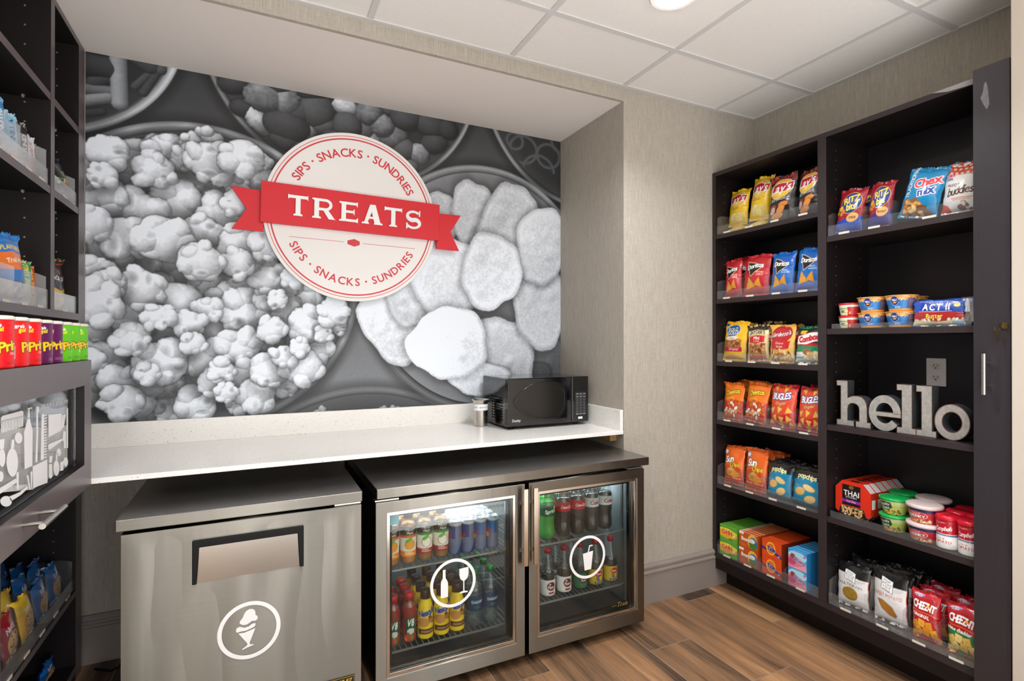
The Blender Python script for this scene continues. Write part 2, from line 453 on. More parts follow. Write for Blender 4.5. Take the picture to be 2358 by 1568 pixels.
def lab_cyl(art, prof, arc=150, nth=110, nz=60, base=None, face=0.0, squash=1.0):
    """surface of revolution with art wrapped on the front; prof=[(r,z)] ; returns grid arrays"""
    pr = np.array(prof, float); L = np.r_[0, np.cumsum(np.hypot(np.diff(pr[:, 0]), np.diff(pr[:, 1])))]
    q = np.linspace(0, L[-1], nz); r = np.interp(q, L, pr[:, 0]); z = np.interp(q, L, pr[:, 1])
    th = np.linspace(0, 2 * PI, nth, endpoint=False); T, R = np.meshgrid(th, r); _, Z = np.meshgrid(th, z)
    P = np.stack([R * np.sin(T + face), -R * np.cos(T + face) * squash, Z], -1)
    Tn = (T + PI) % (2 * PI) - PI; U = Tn / math.radians(arc) + .5; V = (Z - z.min()) / (z.max() - z.min())
    C = art.sample(np.mod(U, 1.0) if base is None else np.clip(U, 0, 1), V)
    if base is not None:
        m = (U < 0) | (U > 1); C = np.where(m[..., None], srgb(base), C)
    return P, C

def carton(key, loc, w, h, d, art, side, top, rz=-PI / 2, label='', group=None, n=64, name='detergent_box', cat='box', bev=True, sideart=None):
    """box: local x width, local -y front, local z height, depth d going to +y; loc is the front bottom centre"""
    if key not in _MESH:
        ny = max(6, int(n * h / w)); U, V = np.meshgrid(np.linspace(0, 1, n), np.linspace(0, 1, ny))
        g = [(np.stack([(U - .5) * w, U * 0, V * h], -1), art.sample(U, V))]
        def q(a, b, c, e, col, k=8):
            U, V = np.meshgrid(np.linspace(0, 1, k), np.linspace(0, 1, k)); a, b, c, e = map(np.array, (a, b, c, e))
            P = (a * (1 - U[..., None]) + b * U[..., None]) * (1 - V[..., None]) + (e * (1 - U[..., None]) + c * U[..., None]) * V[..., None]
            C = col.sample(U, V) if isinstance(col, Art) else np.broadcast_to(srgb(col), P.shape)
            g.append((P, C))
        x = w / 2
        q((x, 0, 0), (x, d, 0), (x, d, h), (x, 0, h), side, 24 if isinstance(side, Art) else 4)
        q((-x, d, 0), (-x, 0, 0), (-x, 0, h), (-x, d, h), side, 24 if isinstance(side, Art) else 4)
        q((-x, 0, h), (x, 0, h), (x, d, h), (-x, d, h), top, 24 if isinstance(top, Art) else 4)
        q((-x, d, 0), (x, d, 0), (x, 0, 0), (-x, 0, 0), side if isinstance(side, str) else 'aaaaaa', 2)
        q((x, d, 0), (-x, d, 0), (-x, d, h), (x, d, h), side if isinstance(side, str) else 'aaaaaa', 2)
        me = join_arrays(g); me.materials.append(M_PAPER); _MESH[key] = me
    o = bpy.data.objects.new(name, _MESH[key]); COL.objects.link(o)
    o.location = loc; o.rotation_euler = (0, 0, rz); tag(o, label, cat, group); return o
# ------------------------------------------------------------------ setting
def wallpaper(name='wallpaper'):
    m = bpy.data.materials.new(name); m.use_nodes = True; nt = m.node_tree; N = nt.nodes; L = nt.links; b = N['Principled BSDF']
    g = N.new('ShaderNodeNewGeometry')
    def tx(scale, det):
        mp = N.new('ShaderNodeMapping'); mp.inputs['Scale'].default_value = scale; L.new(g.outputs['Position'], mp.inputs['Vector'])
        t = N.new('ShaderNodeTexNoise'); t.inputs['Scale'].default_value = 1; t.inputs['Detail'].default_value = det; t.inputs['Roughness'].default_value = .7
        L.new(mp.outputs[0], t.inputs['Vector']); return t
    a = tx((420, 420, 14), 2); c = tx((30, 30, 520), 2); e = tx((110, 110, 5), 2)
    m1 = N.new('ShaderNodeMath'); m1.operation = 'MULTIPLY_ADD'; m1.inputs[1].default_value = 0.6; L.new(a.outputs['Fac'], m1.inputs[0])
    m2 = N.new('ShaderNodeMath'); m2.operation = 'MULTIPLY_ADD'; m2.inputs[1].default_value = 0.3; m2.inputs[2].default_value = 0; L.new(c.outputs['Fac'], m2.inputs[0]); L.new(m2.outputs[0], m1.inputs[2])
    m3 = N.new('ShaderNodeMath'); m3.operation = 'MULTIPLY_ADD'; m3.inputs[1].default_value = 0.14; L.new(e.outputs['Fac'], m3.inputs[0]); L.new(m1.outputs[0], m3.inputs[2])
    r = N.new('ShaderNodeValToRGB'); r.color_ramp.elements[0].position = .36; r.color_ramp.elements[0].color = (*srgb('968f84'), 1)
    r.color_ramp.elements[1].position = .70; r.color_ramp.elements[1].color = (*srgb('b9b2a7'), 1); L.new(m3.outputs[0], r.inputs[0])
    L.new(r.outputs[0], b.inputs['Base Color']); b.inputs['Roughness'].default_value = .7; b.inputs['Specular IOR Level'].default_value = .25
    bp = N.new('ShaderNodeBump'); bp.inputs['Strength'].default_value = .25; bp.inputs['Distance'].default_value = .001; L.new(m1.outputs[0], bp.inputs['Height']); L.new(bp.outputs[0], b.inputs['Normal'])
    return m
def floor_mat():
    m = bpy.data.materials.new('wood_look_tile'); m.use_nodes = True; nt = m.node_tree; N = nt.nodes; L = nt.links; b = N['Principled BSDF']
    g = N.new('ShaderNodeNewGeometry'); sp = N.new('ShaderNodeSeparateXYZ'); L.new(g.outputs['Position'], sp.inputs[0])
    def M(op, a, bb=None, c=None):
        n = N.new('ShaderNodeMath'); n.operation = op
        for i, v in enumerate((a, bb, c)):
            if v is None: continue
            if isinstance(v, (int, float)): n.inputs[i].default_value = v
            else: L.new(v, n.inputs[i])
        return n.outputs[0]
    PW, PL = 0.222, 0.914
    u = M('DIVIDE', M('SUBTRACT', sp.outputs[0], 1.508), PW); row = M('FLOOR', u); fu = M('SUBTRACT', u, row)
    v = M('DIVIDE', M('ADD', M('SUBTRACT', sp.outputs[1], 1.769), M('MULTIPLY', row, .327)), PL); colm = M('FLOOR', v); fv = M('SUBTRACT', v, colm)
    idn = M('ADD', M('MULTIPLY', row, 13.37), M('MULTIPLY', colm, 7.77))
    wn = N.new('ShaderNodeTexWhiteNoise'); wn.noise_dimensions = '1D'; L.new(idn, wn.inputs['W'])
    # veins: noise stretched along Y, shifted per plank
    cb = N.new('ShaderNodeCombineXYZ'); L.new(M('MULTIPLY', sp.outputs[0], 9), cb.inputs[0]); L.new(M('MULTIPLY', sp.outputs[1], .8), cb.inputs[1]); L.new(M('MULTIPLY', wn.outputs[0], 40), cb.inputs[2])
    t1 = N.new('ShaderNodeTexNoise'); t1.inputs['Scale'].default_value = 1.35; t1.inputs['Detail'].default_value = 5; t1.inputs['Distortion'].default_value = .7; L.new(cb.outputs[0], t1.inputs['Vector'])
    cb2 = N.new('ShaderNodeCombineXYZ'); L.new(M('MULTIPLY', sp.outputs[0], 160), cb2.inputs[0]); L.new(M('MULTIPLY', sp.outputs[1], 7), cb2.inputs[1]); L.new(M('MULTIPLY', wn.outputs[0], 40), cb2.inputs[2])
    t2 = N.new('ShaderNodeTexNoise'); t2.inputs['Scale'].default_value = 1; t2.inputs['Detail'].default_value = 3; L.new(cb2.outputs[0], t2.inputs['Vector'])
    f = M('ADD', M('MULTIPLY', t1.outputs['Fac'], .95), M('MULTIPLY', M('SUBTRACT', wn.outputs[0], .5), .20)); f = M('ADD', f, M('MULTIPLY', M('SUBTRACT', t2.outputs['Fac'], .5), .22))
    r = N.new('ShaderNodeValToRGB'); cr = r.color_ramp
    cr.elements[0].position = .30; cr.elements[0].color = (*srgb('3f3127'), 1); cr.elements[1].position = .72; cr.elements[1].color = (*srgb('b1875f'), 1)
    for p, c in ((.36, '584433'), (.42, '70553f'), (.52, '866448'), (.62, '9b7352')):
        e = cr.elements.new(p); e.color = (*srgb(c), 1)
    L.new(f, r.inputs[0])
    du = M('MULTIPLY', M('MINIMUM', fu, M('SUBTRACT', 1, fu)), PW); dv = M('MULTIPLY', M('MINIMUM', fv, M('SUBTRACT', 1, fv)), PL)
    gr = M('LESS_THAN', M('MINIMUM', du, dv), .0016)
    mx = N.new('ShaderNodeMix'); mx.data_type = 'RGBA'; L.new(gr, mx.inputs[0]); L.new(r.outputs[0], mx.inputs[6]); mx.inputs[7].default_value = (*srgb('8d7c6e'), 1)
    L.new(mx.outputs[2], b.inputs['Base Color']); b.inputs['Roughness'].default_value = .42; b.inputs['Specular IOR Level'].default_value = .4
    return m
WALLP = wallpaper()
PAINT = mat('soffit_paint', (.87, .845, .82), .8, spec=.2)
TILEM = mat('ceiling_tile', (.90, .89, .875), .9, spec=.1, noise=((60, 60, 60), .02))
GRIDM = mat('ceiling_grid', (.80, .795, .79), .6, spec=.2)
TRIM = mat('trim_paint', '8a817b', .45)
CREAM = mat('cream_paint', 'bdb2a6', .7, spec=.2)
LAM = mat('dark_laminate', '171112', .5, spec=.3, noise=((260, 260, 9), .22), bump=((260, 260, 9), .12, .0006))
LAMX = mat('dark_laminate_lit_edge', '32292a', .5, spec=.35, noise=((90, 90, 90), .08))  # front edges: their reflected light is put into a paler base colour
STEEL = mat('brushed_steel', '87837b', .36, 1.0, noise=((3, 3, 700), .05), bump=((7, 7, .7), .30, .004), aniso=.96)
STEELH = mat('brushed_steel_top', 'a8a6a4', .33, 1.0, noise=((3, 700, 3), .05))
CHROME = mat('satin_metal', 'c3bdb6', .22, 1.0)
BLACK = mat('black_plastic', '090909', .5, spec=.22)
BLACKG = mat('black_gloss', '08080a', .08, spec=.6, coat=.3)
VINYL = mat('white_vinyl', 'e9e9ea', .55)
QUARTZ = None

struct('floor', MB().box(-1.6, 2.9, .2, 2.9, -.06, 0), floor_mat())  # floor stops short to let world light from below reach the ceiling
cl = struct('ceiling', MB().box(-1.6, 2.9, -1.6, 2.13, CEIL, CEIL + .06), TILEM)
g = MB(); T = .6096
for k in range(-6, 4):
    x = 1.626 + k * T - .012
    if -1.6 < x < 2.54: g.box(x, x + .024, -1.6, 2.107, CEIL - .004, CEIL)
for k in range(-5, 1):
    y = 1.745 + k * T
    g.box(-1.6, 2.54, y - .012, y + .012, CEIL - .0045, CEIL)
g.box(-1.6, 2.5175, 2.085, 2.107, CEIL - .006, CEIL)
g.box(2.518, 2.54, .84, 2.107, CEIL - .006, CEIL)
struct('trim_1', g, GRIDM)
struct('wall_back', MB().box(-1.2, 1.633, 2.705, 2.8, 0, 2.7), WALLP)
struct('wall_front_return', MB().box(1.633, 2.75, 2.107, 2.8, 0, 2.7), WALLP)
struct('wall_right', MB().box(2.54, 2.75, .80, 2.107, 0, 2.7), WALLP)
struct('wall_left', MB().box(-1.3, -1.02, -2.2, 2.705, 0, 2.7), WALLP)
struct('wall_near_right', MB().box(2.185, 2.75, -2.2, .836, 0, 2.6), CREAM, bevel=.003)
# the lowered soffit over the recess: papered front, painted underside
struct('wall_soffit_face', MB().box(-1.02, 1.633, 2.107, 2.125, 2.4855, 2.6), WALLP)
struct('wall_soffit', MB().box(-1.02, 1.633, 2.125, 2.705, 2.4858, 2.6), PAINT)
def basebd(name, x0, x1, y):
    # profile in (y, z): faces -y
    p = [(y, 0), (y - .016, 0), (y - .016, .145), (y - .021, .150), (y - .021, .158), (y - .014, .163), (y - .014, .172), (y - .018, .176), (y - .018, .184), (y - .010, .195), (y, .195)]
    struct(name, MB().prism(p, x0, x1, 'X'), TRIM)
basebd('baseboard_right', 1.633, 2.54, 2.107)
basebd('baseboard_back', -1.02, 1.633, 2.705)

# ------------------------------------------------------------------ the printed wall mural (black and white close-up of bowls of snacks)
def build_mural():
    X0, X1, Z0, Z1, S = -.612, 1.633, .972, 2.4855, .0020
    W = int((X1 - X0) / S); H = int((Z1 - Z0) / S)
    gx = np.linspace(X0, X1, W); gz = np.linspace(Z0, Z1, H); GX, GZ = np.meshgrid(gx, gz)
    rs = np.random.RandomState(5)
    def noise(cell, seed):
        r = np.random.RandomState(seed); nx_, nz_ = int((X1 - X0) / cell) + 3, int((Z1 - Z0) / cell) + 3
        a = r.rand(nz_, nx_); u = (GX - X0) / cell; v = (GZ - Z0) / cell; i = u.astype(int); j = v.astype(int); fu = u - i; fv = v - j
        fu = fu * fu * (3 - 2 * fu); fv = fv * fv * (3 - 2 * fv)
        return (a[j, i] * (1 - fu) + a[j, i + 1] * fu) * (1 - fv) + (a[j + 1, i] * (1 - fu) + a[j + 1, i + 1] * fu) * fv
    n1, n2, n3, n4 = noise(.004, 1), noise(.012, 2), noise(.035, 3), noise(.0075, 4)
    crum = (n1 * .4 + n4 * .6 - .5); soft = (n2 * .6 + n3 * .4 - .5)
    t = (GZ - Z0) / (Z1 - Z0); s = (GX - X0) / (X1 - X0)
    G = .50 - .27 * t ** .8 + .05 * s + .01 * crum
    def win(cx, cz, R):
        return (slice(max(0, int((cz - R - Z0) / S)), max(0, min(H, int((cz + R - Z0) / S) + 2))), slice(max(0, int((cx - R - X0) / S)), max(0, min(W, int((cx + R - X0) / S) + 2))))
    def sst(a, b, x): q = np.clip((x - a) / (b - a), 0, 1); return q * q * (3 - 2 * q)
    def bowl(cx, cz, R, rim, tone, inner, hi=.25, wall=.07):
        nonlocal G
        d = np.hypot(GX - cx, GZ - cz); ang = np.arctan2(GZ - cz, GX - cx)
        sh = sst(R + .05, R, d) * (1 - sst(R - .01, R, 0 * d)); G = G * (1 - .35 * sst(R + .06, R, d) * (d > R))
        k = sst(R, R - .004, d); q = np.clip((R - d) / rim, 0, 1)
        prof = tone * (.72 + hi * np.exp(-((q - .38) / .2) ** 2) + .16 * np.sin(ang * 1 + .6) - .34 * sst(.72, 1, q)) + .012 * soft
        G = G * (1 - k) + prof * k
        SH[:] = SH * (1 - k); k2 = sst(R - rim, R - rim - .004, d); q2 = np.clip((R - rim - d) / wall, 0, 1)
        G = G * (1 - k2) + (inner * (1.0 + .3 * (1 - q2)) + .01 * soft) * k2
    ZB = np.full((H, W), -1e3); SH = np.zeros((H, W))
    lx, lz, ly = -.32, .55, .77
    def blob(cx, cz, rx, rz, alb, dep, rot=0., crumple=0., sat=.5, flat=1.0, dark=0.):
        nonlocal G
        R = max(rx, rz); w = win(cx, cz, R)
        X, Z = GX[w] - cx, GZ[w] - cz
        if X.size == 0: return
        a = math.radians(rot); U = X * math.cos(a) + Z * math.sin(a); V = -X * math.sin(a) + Z * math.cos(a)
        U = U * (1 + crumple * .5 * soft[w]); V = V * (1 + crumple * .5 * crum[w] * .4)
        q = (U / rx) ** 2 + (V / rz) ** 2 + crumple * .22 * soft[w]
        hh = np.sqrt(np.clip(1 - q, 0, 1)); z = dep + hh * min(rx, rz) * flat
        inside = (q < 1) & (z > ZB[w])
        nu, nv = U / rx, V / rz; nX = nu * math.cos(a) - nv * math.sin(a); nZ = nu * math.sin(a) + nv * math.cos(a)
        nX = nX + crumple * 1.2 * (n2[w] - .5); nZ = nZ + crumple * 1.2 * (n3[w] - .5)
        lam = np.clip(nX * lx + nZ * lz + hh * ly, 0, 1.2)
        val = alb * ((1 - sat) + sat * lam) * (1 - .30 * (1 - hh) ** 3) + crumple * .10 * crum[w]
        if dark: val = val * (1 - dark * np.clip(hh * 1.3, 0, 1))
        sh = np.clip((1.22 - q) / .22, 0, 1) * .30; cast = (q >= 1) & (ZB[w] < dep)
        SH[w] = np.where(cast, np.maximum(SH[w], sh * 1.15), SH[w]); SH[w] = np.where(inside, 0, SH[w]); g = G[w]
        edge = np.clip((1 - q) * 14, 0, 1)
        G[w] = np.where(inside, g * (1 - edge) + val * edge, g); zb = ZB[w]; ZB[w] = np.where(inside, z, zb)
    def uv(px, py):
        p = at(px, py, 'Y', 2.705); return p[0], p[2]
    # bowls, back to front
    bowl(1.803, 2.778, .676, .034, .74, .20)                       # top right: dark pretzels
    rg = random.Random(11)
    def band(cx, cz, R, a0, a1, wd, tone):
        nonlocal G
        d = np.hypot(GX - cx, (GZ - cz) * 1.1); an = np.degrees(np.arctan2(GZ - cz, GX - cx)) % 360
        k = sst(wd, wd * .4, np.abs(d - R)) * ((an > a0) & (an < a1)) * (np.hypot(GX - 1.803, GZ - 2.778) < .63)
        G = G * (1 - k) + (tone + .05 * crum + .05 * np.cos((d - R) / wd * 2)) * k
    for (px, py, R, a0, a1) in ((1205, 345, .085, 0, 360), (1262, 360, .075, 0, 360), (1240, 395, .10, 0, 200), (1290, 330, .06, 0, 360), (1185, 325, .05, 0, 360)):
        c = uv(px, py); band(c[0], c[1], R, a0, a1, .013, .31)
    bowl(-.796, 2.653, .531, .040, .80, .17)                      # top left: sticks
    for (xa, ya, xb, yb, rp, al) in ((205, 150, 260, 160, 26, .26), (300, 120, 345, 150, 22, .34), (215, 190, 262, 175, 14, .30), (330, 215, 362, 168, 9, .30), (310, 200, 345, 170, 8, .34), (200, 205, 258, 212, 12, .48), (198, 232, 250, 225, 13, .58), (200, 262, 235, 258, 9, .26), (345, 145, 368, 160, 14, .40), (272, 122, 276, 238, 17, .66)):
        for q in range(60):
            f = q / 59; c = uv(xa + (xb - xa) * f, ya + (yb - ya) * f); a = rp * .00185
            if math.hypot(c[0] + .796, c[1] - 2.653) < .495: blob(c[0], c[1], a, a, al, .02 + al * .05, crumple=.12, sat=.5)
    ZB[:] = -1e3
    bowl(.442, 2.731, .663, .030, .62, .20, hi=.3)                 # top middle: nuts
    nuts = [(545, 192, 38, 24, 20, .27), (610, 225, 44, 34, 0, .48), (655, 232, 36, 34, 10, .52), (592, 275, 22, 38, 35, .68), (660, 290, 52, 34, -10, .27), (730, 255, 40, 44, 0, .34), (720, 205, 40, 28, 10, .30), (797, 248, 32, 22, -12, .72), (745, 288, 30, 26, 0, .36), (655, 325, 34, 22, -20, .25), (700, 305, 28, 20, 15, .52), (560, 250, 28, 20, 0, .24), (800, 290, 34, 36, 0, .33),
            (850, 262, 34, 30, 10, .46), (838, 300, 24, 32, 0, .38), (880, 290, 30, 30, 30, .50), (905, 320, 40, 28, 25, .42), (935, 272, 40, 34, 0, .32), (990, 290, 46, 30, -10, .30), (930, 345, 32, 30, 0, .36), (1000, 330, 38, 28, 20, .28), (1030, 300, 30, 26, 0, .26), (965, 355, 26, 28, 30, .55), (945, 385, 20, 20, 0, .42), (860, 325, 26, 20, 0, .5), (770, 320, 30, 20, 0, .3), (690, 260, 30, 24, 0, .3), (640, 200, 30, 20, 0, .26), (900, 250, 26, 20, 0, .38), (850, 245, 26, 16, 0, .58), (690, 345, 26, 18, 0, .33), (630, 255, 24, 18, 0, .3)]
    rg.shuffle(nuts)
    for i, (px, py, rx, rz, rot, al) in enumerate(nuts):
        c = uv(px, py); k = .0021
        if math.hypot(c[0] - .442, c[1] - 2.731) < .615: blob(c[0], c[1], rx * k, rz * k, al * 1.15, rg.random() * .05, rot, crumple=.5 if al > .4 else .2, sat=.6)
    ZB[:] = -1e3
    bowl(.508, .302, .779, .034, .44, .26, hi=.2)                  # bottom middle
    for i in range(26):
        c = uv(rg.uniform(720, 980), rg.uniform(932, 962)); blob(c[0], c[1] - .02, .022, .016, .68, rg.random() * .02, rg.uniform(0, 180), .5)
    ZB[:] = -1e3
    bowl(-.20, 1.591, .675, .045, .60, .36, hi=.28, wall=.05)      # popcorn bowl
    def kern(px, py, r, al=.93, dep=0., crop=None):
        c = uv(px, py); R = r * .00185; rr = random.Random(int(px * 7 + py * 13))
        w = win(c[0], c[1], R * 1.5); d = np.hypot(GX[w] - c[0], GZ[w] - c[1] + R * .10) / R; G[w] = G[w] * (1 - .28 * sst(1.5, .8, d)); ZB[w] = np.where(d < 1.02, -1e3, ZB[w])
        blob(c[0], c[1], R * .80, R * .72, al, dep, rr.uniform(-40, 40), .30, .40)
        m = rr.randint(5, 7); a0 = rr.uniform(0, 360)
        for q in range(m):
            a = math.radians(a0 + q * 360 / m + rr.uniform(-22, 22)); k = rr.uniform(.40, .62); e = rr.uniform(.34, .54)
            blob(c[0] + R * k * math.cos(a), c[1] + R * k * math.sin(a), R * e, R * e * rr.uniform(.6, 1), al * rr.uniform(.97, 1.03), dep + R * rr.uniform(.05, .45), rr.uniform(0, 180), .5, .42)
        for q in range(rr.randint(1, 2)):
            a = rr.uniform(0, 6.28); hx_, hz_, hr = c[0] + R * .45 * math.cos(a), c[1] + R * .45 * math.sin(a), R * rr.uniform(.12, .24); asp = rr.uniform(.6, 1.4)
            w = win(hx_, hz_, hr * 2); d = np.hypot((GX[w] - hx_) * asp, (GZ[w] - hz_) / asp) / hr + .5 * soft[w]
            G[w] = G[w] * (1 - rr.uniform(.10, .26) * sst(1.15, .2, d)) * (1 + .10 * np.exp(-((d - 1.35) / .25) ** 2))
    for i in range(300):                                            # shaded kernels deep in the bowl
        a = rg.uniform(0, 6.283); q = math.sqrt(rg.random()) * .56; x, z = -.2 + q * math.cos(a), 1.56 + q * math.sin(a)
        if z > 2.03: continue
        R = rg.uniform(.03, .05); blob(x, z, R, R * .8, rg.uniform(.66, .80), -.3 + rg.random() * .05, rg.uniform(0, 180), .35, .45)
    P = [(245, 352, 50), (298, 372, 58), (352, 345, 38), (392, 350, 58), (440, 330, 30), (478, 322, 36), (487, 372, 62), (560, 362, 58), (608, 372, 24), (592, 408, 52), (430, 365, 38), (205, 392, 46), (222, 442, 64), (236, 405, 34), (276, 432, 50), (355, 392, 50), (353, 440, 60), (422, 396, 74), (490, 420, 66), (545, 430, 34), (403, 478, 74), (312, 494, 72), (256, 488, 44), (208, 512, 50), (518, 495, 64), (462, 536, 54), (384, 552, 68), (283, 545, 58), (548, 468, 42), (575, 545, 60), (207, 560, 54), (620, 560, 50),
         (270, 562, 56), (386, 564, 66), (560, 565, 66), (315, 596, 54), (268, 614, 48), (386, 606, 48), (462, 602, 58), (506, 592, 38), (547, 606, 46), (592, 600, 30), (615, 634, 54), (650, 660, 40), (216, 622, 40), (218, 700, 60), (250, 652, 42), (321, 664, 58), (362, 658, 42), (286, 687, 44), (408, 700, 68), (312, 716, 56), (420, 664, 40), (240, 732, 46), (478, 710, 36), (520, 694, 44), (560, 715, 60), (646, 712, 62), (700, 690, 50), (706, 746, 56), (770, 718, 48), (778, 755, 24), (404, 758, 58), (436, 745, 40), (488, 762, 60), (266, 770, 52), (302, 784, 44), (344, 790, 58), (395, 800, 30), (554, 800, 56), (482, 830, 62), (606, 785, 30), (575, 760, 44), (625, 760, 42), (733, 805, 46), (690, 800, 30), (698, 846, 58), (620, 855, 52), (570, 865, 48), (230, 838, 64), (270, 836, 34), (292, 872, 40), (368, 838, 68), (426, 838, 34), (304, 895, 66), (238, 890, 54), (590, 905, 54), (655, 880, 42), (520, 905, 30), (440, 905, 64), (380, 880, 50), (285, 925, 50), (340, 935, 36), (390, 945, 36), (450, 930, 52), (545, 930, 30), (490, 880, 40), (510, 855, 36), (340, 860, 30), (205, 770, 50), (205, 830, 40), (540, 745, 30), (670, 640, 30), (640, 690, 30), (470, 655, 40), (505, 640, 34), (560, 655, 40), (610, 690, 34), (445, 790, 34), (365, 730, 38), (210, 660, 34), (745, 770, 28), (655, 820, 36)]
    rg.shuffle(P)
    for (px, py, r) in P: kern(px, py, r * 1.04, 1.0 - (.08 if py < 420 else 0) * rg.random(), rg.uniform(-.02, .02) + (py - 600) * -.00003)
    ZB[:] = -1e3
    bowl(1.158, 1.599, .676, .040, .56, .40, hi=.22, wall=.10)     # right: puffed chips
    def chip(px, py, rx, rz, al, rot=0, dep=0., sat=.30):
        c = uv(px, py); rr = random.Random(int(px + py)); rx *= uv(px + 1, py)[0] - c[0]; rz *= c[1] - uv(px, py + 1)[1]
        w = win(c[0], c[1], max(rx, rz) * 1.35); a = math.radians(rot); X, Z = GX[w] - c[0], GZ[w] - c[1]
        U = (X * math.cos(a) + Z * math.sin(a)) / rx; V = (-X * math.sin(a) + Z * math.cos(a)) / rz; th = np.arctan2(V, U)
        q = np.hypot(U, V) / (1.06 + .05 * np.sin(3 * th + px) + .035 * np.sin(5 * th + py) + .02 * np.sin(9 * th)) + .03 * soft[w]
        G[w] = G[w] * (1 - .34 * sst(1.22, .9, q)); k = sst(1.0, .975, q)
        mot = .09 * soft[w] + .12 * (n4[w] - .5) + .05 * (n1[w] - .5); tilt = .07 * (math.sin(px) * U + math.cos(py) * V) - .05 * U * .6 + .05 * V
        val = al * (1.02 + tilt + mot * .8 - .16 * sst(.80, 1.0, q) + .07 * np.exp(-((q - .86) / .07) ** 2))
        G[w] = G[w] * (1 - k) + val * k
        for q in range(9):
            a = rr.uniform(0, 6.28); e = rr.uniform(.2, .7); r2 = rr.uniform(.18, .42) * min(rx, rz)
            w = win(c[0] + rx * e * math.cos(a), c[1] + rz * e * math.sin(a), r2)
            X = (GX[w] - c[0] - rx * e * math.cos(a)) / r2; Z = (GZ[w] - c[1] - rz * e * math.sin(a)) / r2
            if X.size: G[w] = G[w] * (1 + .10 * np.clip(1 - X * X - Z * Z, 0, 1) * (-X * .7 + Z))
    chip(1255, 830, 60, 50, .40); chip(1230, 865, 40, 30, .34)
    for c_ in ((1150, 840, 78, 110, .74, 0, 0), (1245, 700, 62, 100, .72, 8, .04), (900, 755, 58, 92, .86, 35, .03), (950, 690, 60, 60, .80, 0, .01), (1020, 500, 40, 56, .72, 10, .02), (1100, 520, 52, 104, .72, 12, .05), (1170, 530, 66, 108, .76, -22, .06), (1250, 565, 58, 88, .80, -18, .09), (1030, 640, 82, 92, .84, 0, .10), (1132, 625, 66, 86, .84, -12, .14), (1105, 872, 74, 38, .86, -8, .10), (1035, 790, 88, 80, .93, 5, .18)):
        chip(*c_)
    G = G * (1 - SH)
    for _ in range(2): Q = np.pad(G, 1, mode='edge'); G = (4 * G + Q[:-2, 1:-1] + Q[2:, 1:-1] + Q[1:-1, :-2] + Q[1:-1, 2:]) / 8
    G = G + .06 * sst(.42, .72, G); G += .028 * crum * (G > .45)
    G = np.clip(G, .06, .96)
    col = np.stack([G * .955, G * .985, G * 1.025], -1) * np.array([.97, .97, .97])
    lin = np.where(col <= .04045, col / 12.92, ((col + .055) / 1.055) ** 2.4)
    P3 = np.stack([GX, np.full_like(GX, 2.7025), GZ], -1)
    me = grid_mesh('wall_mural', P3, lin); me.materials.append(mat('mural_print', attr=True, rough=.42, spec=.35))
    o = obj('wall_mural', me, [])
    tag(o, 'black and white wall mural of bowls of popcorn, nuts and chips', 'mural')
    fr = MB().box(X0, X1, 2.7026, 2.7049, Z0, Z1); obj('backing', fr, VINYL, o)
build_mural()

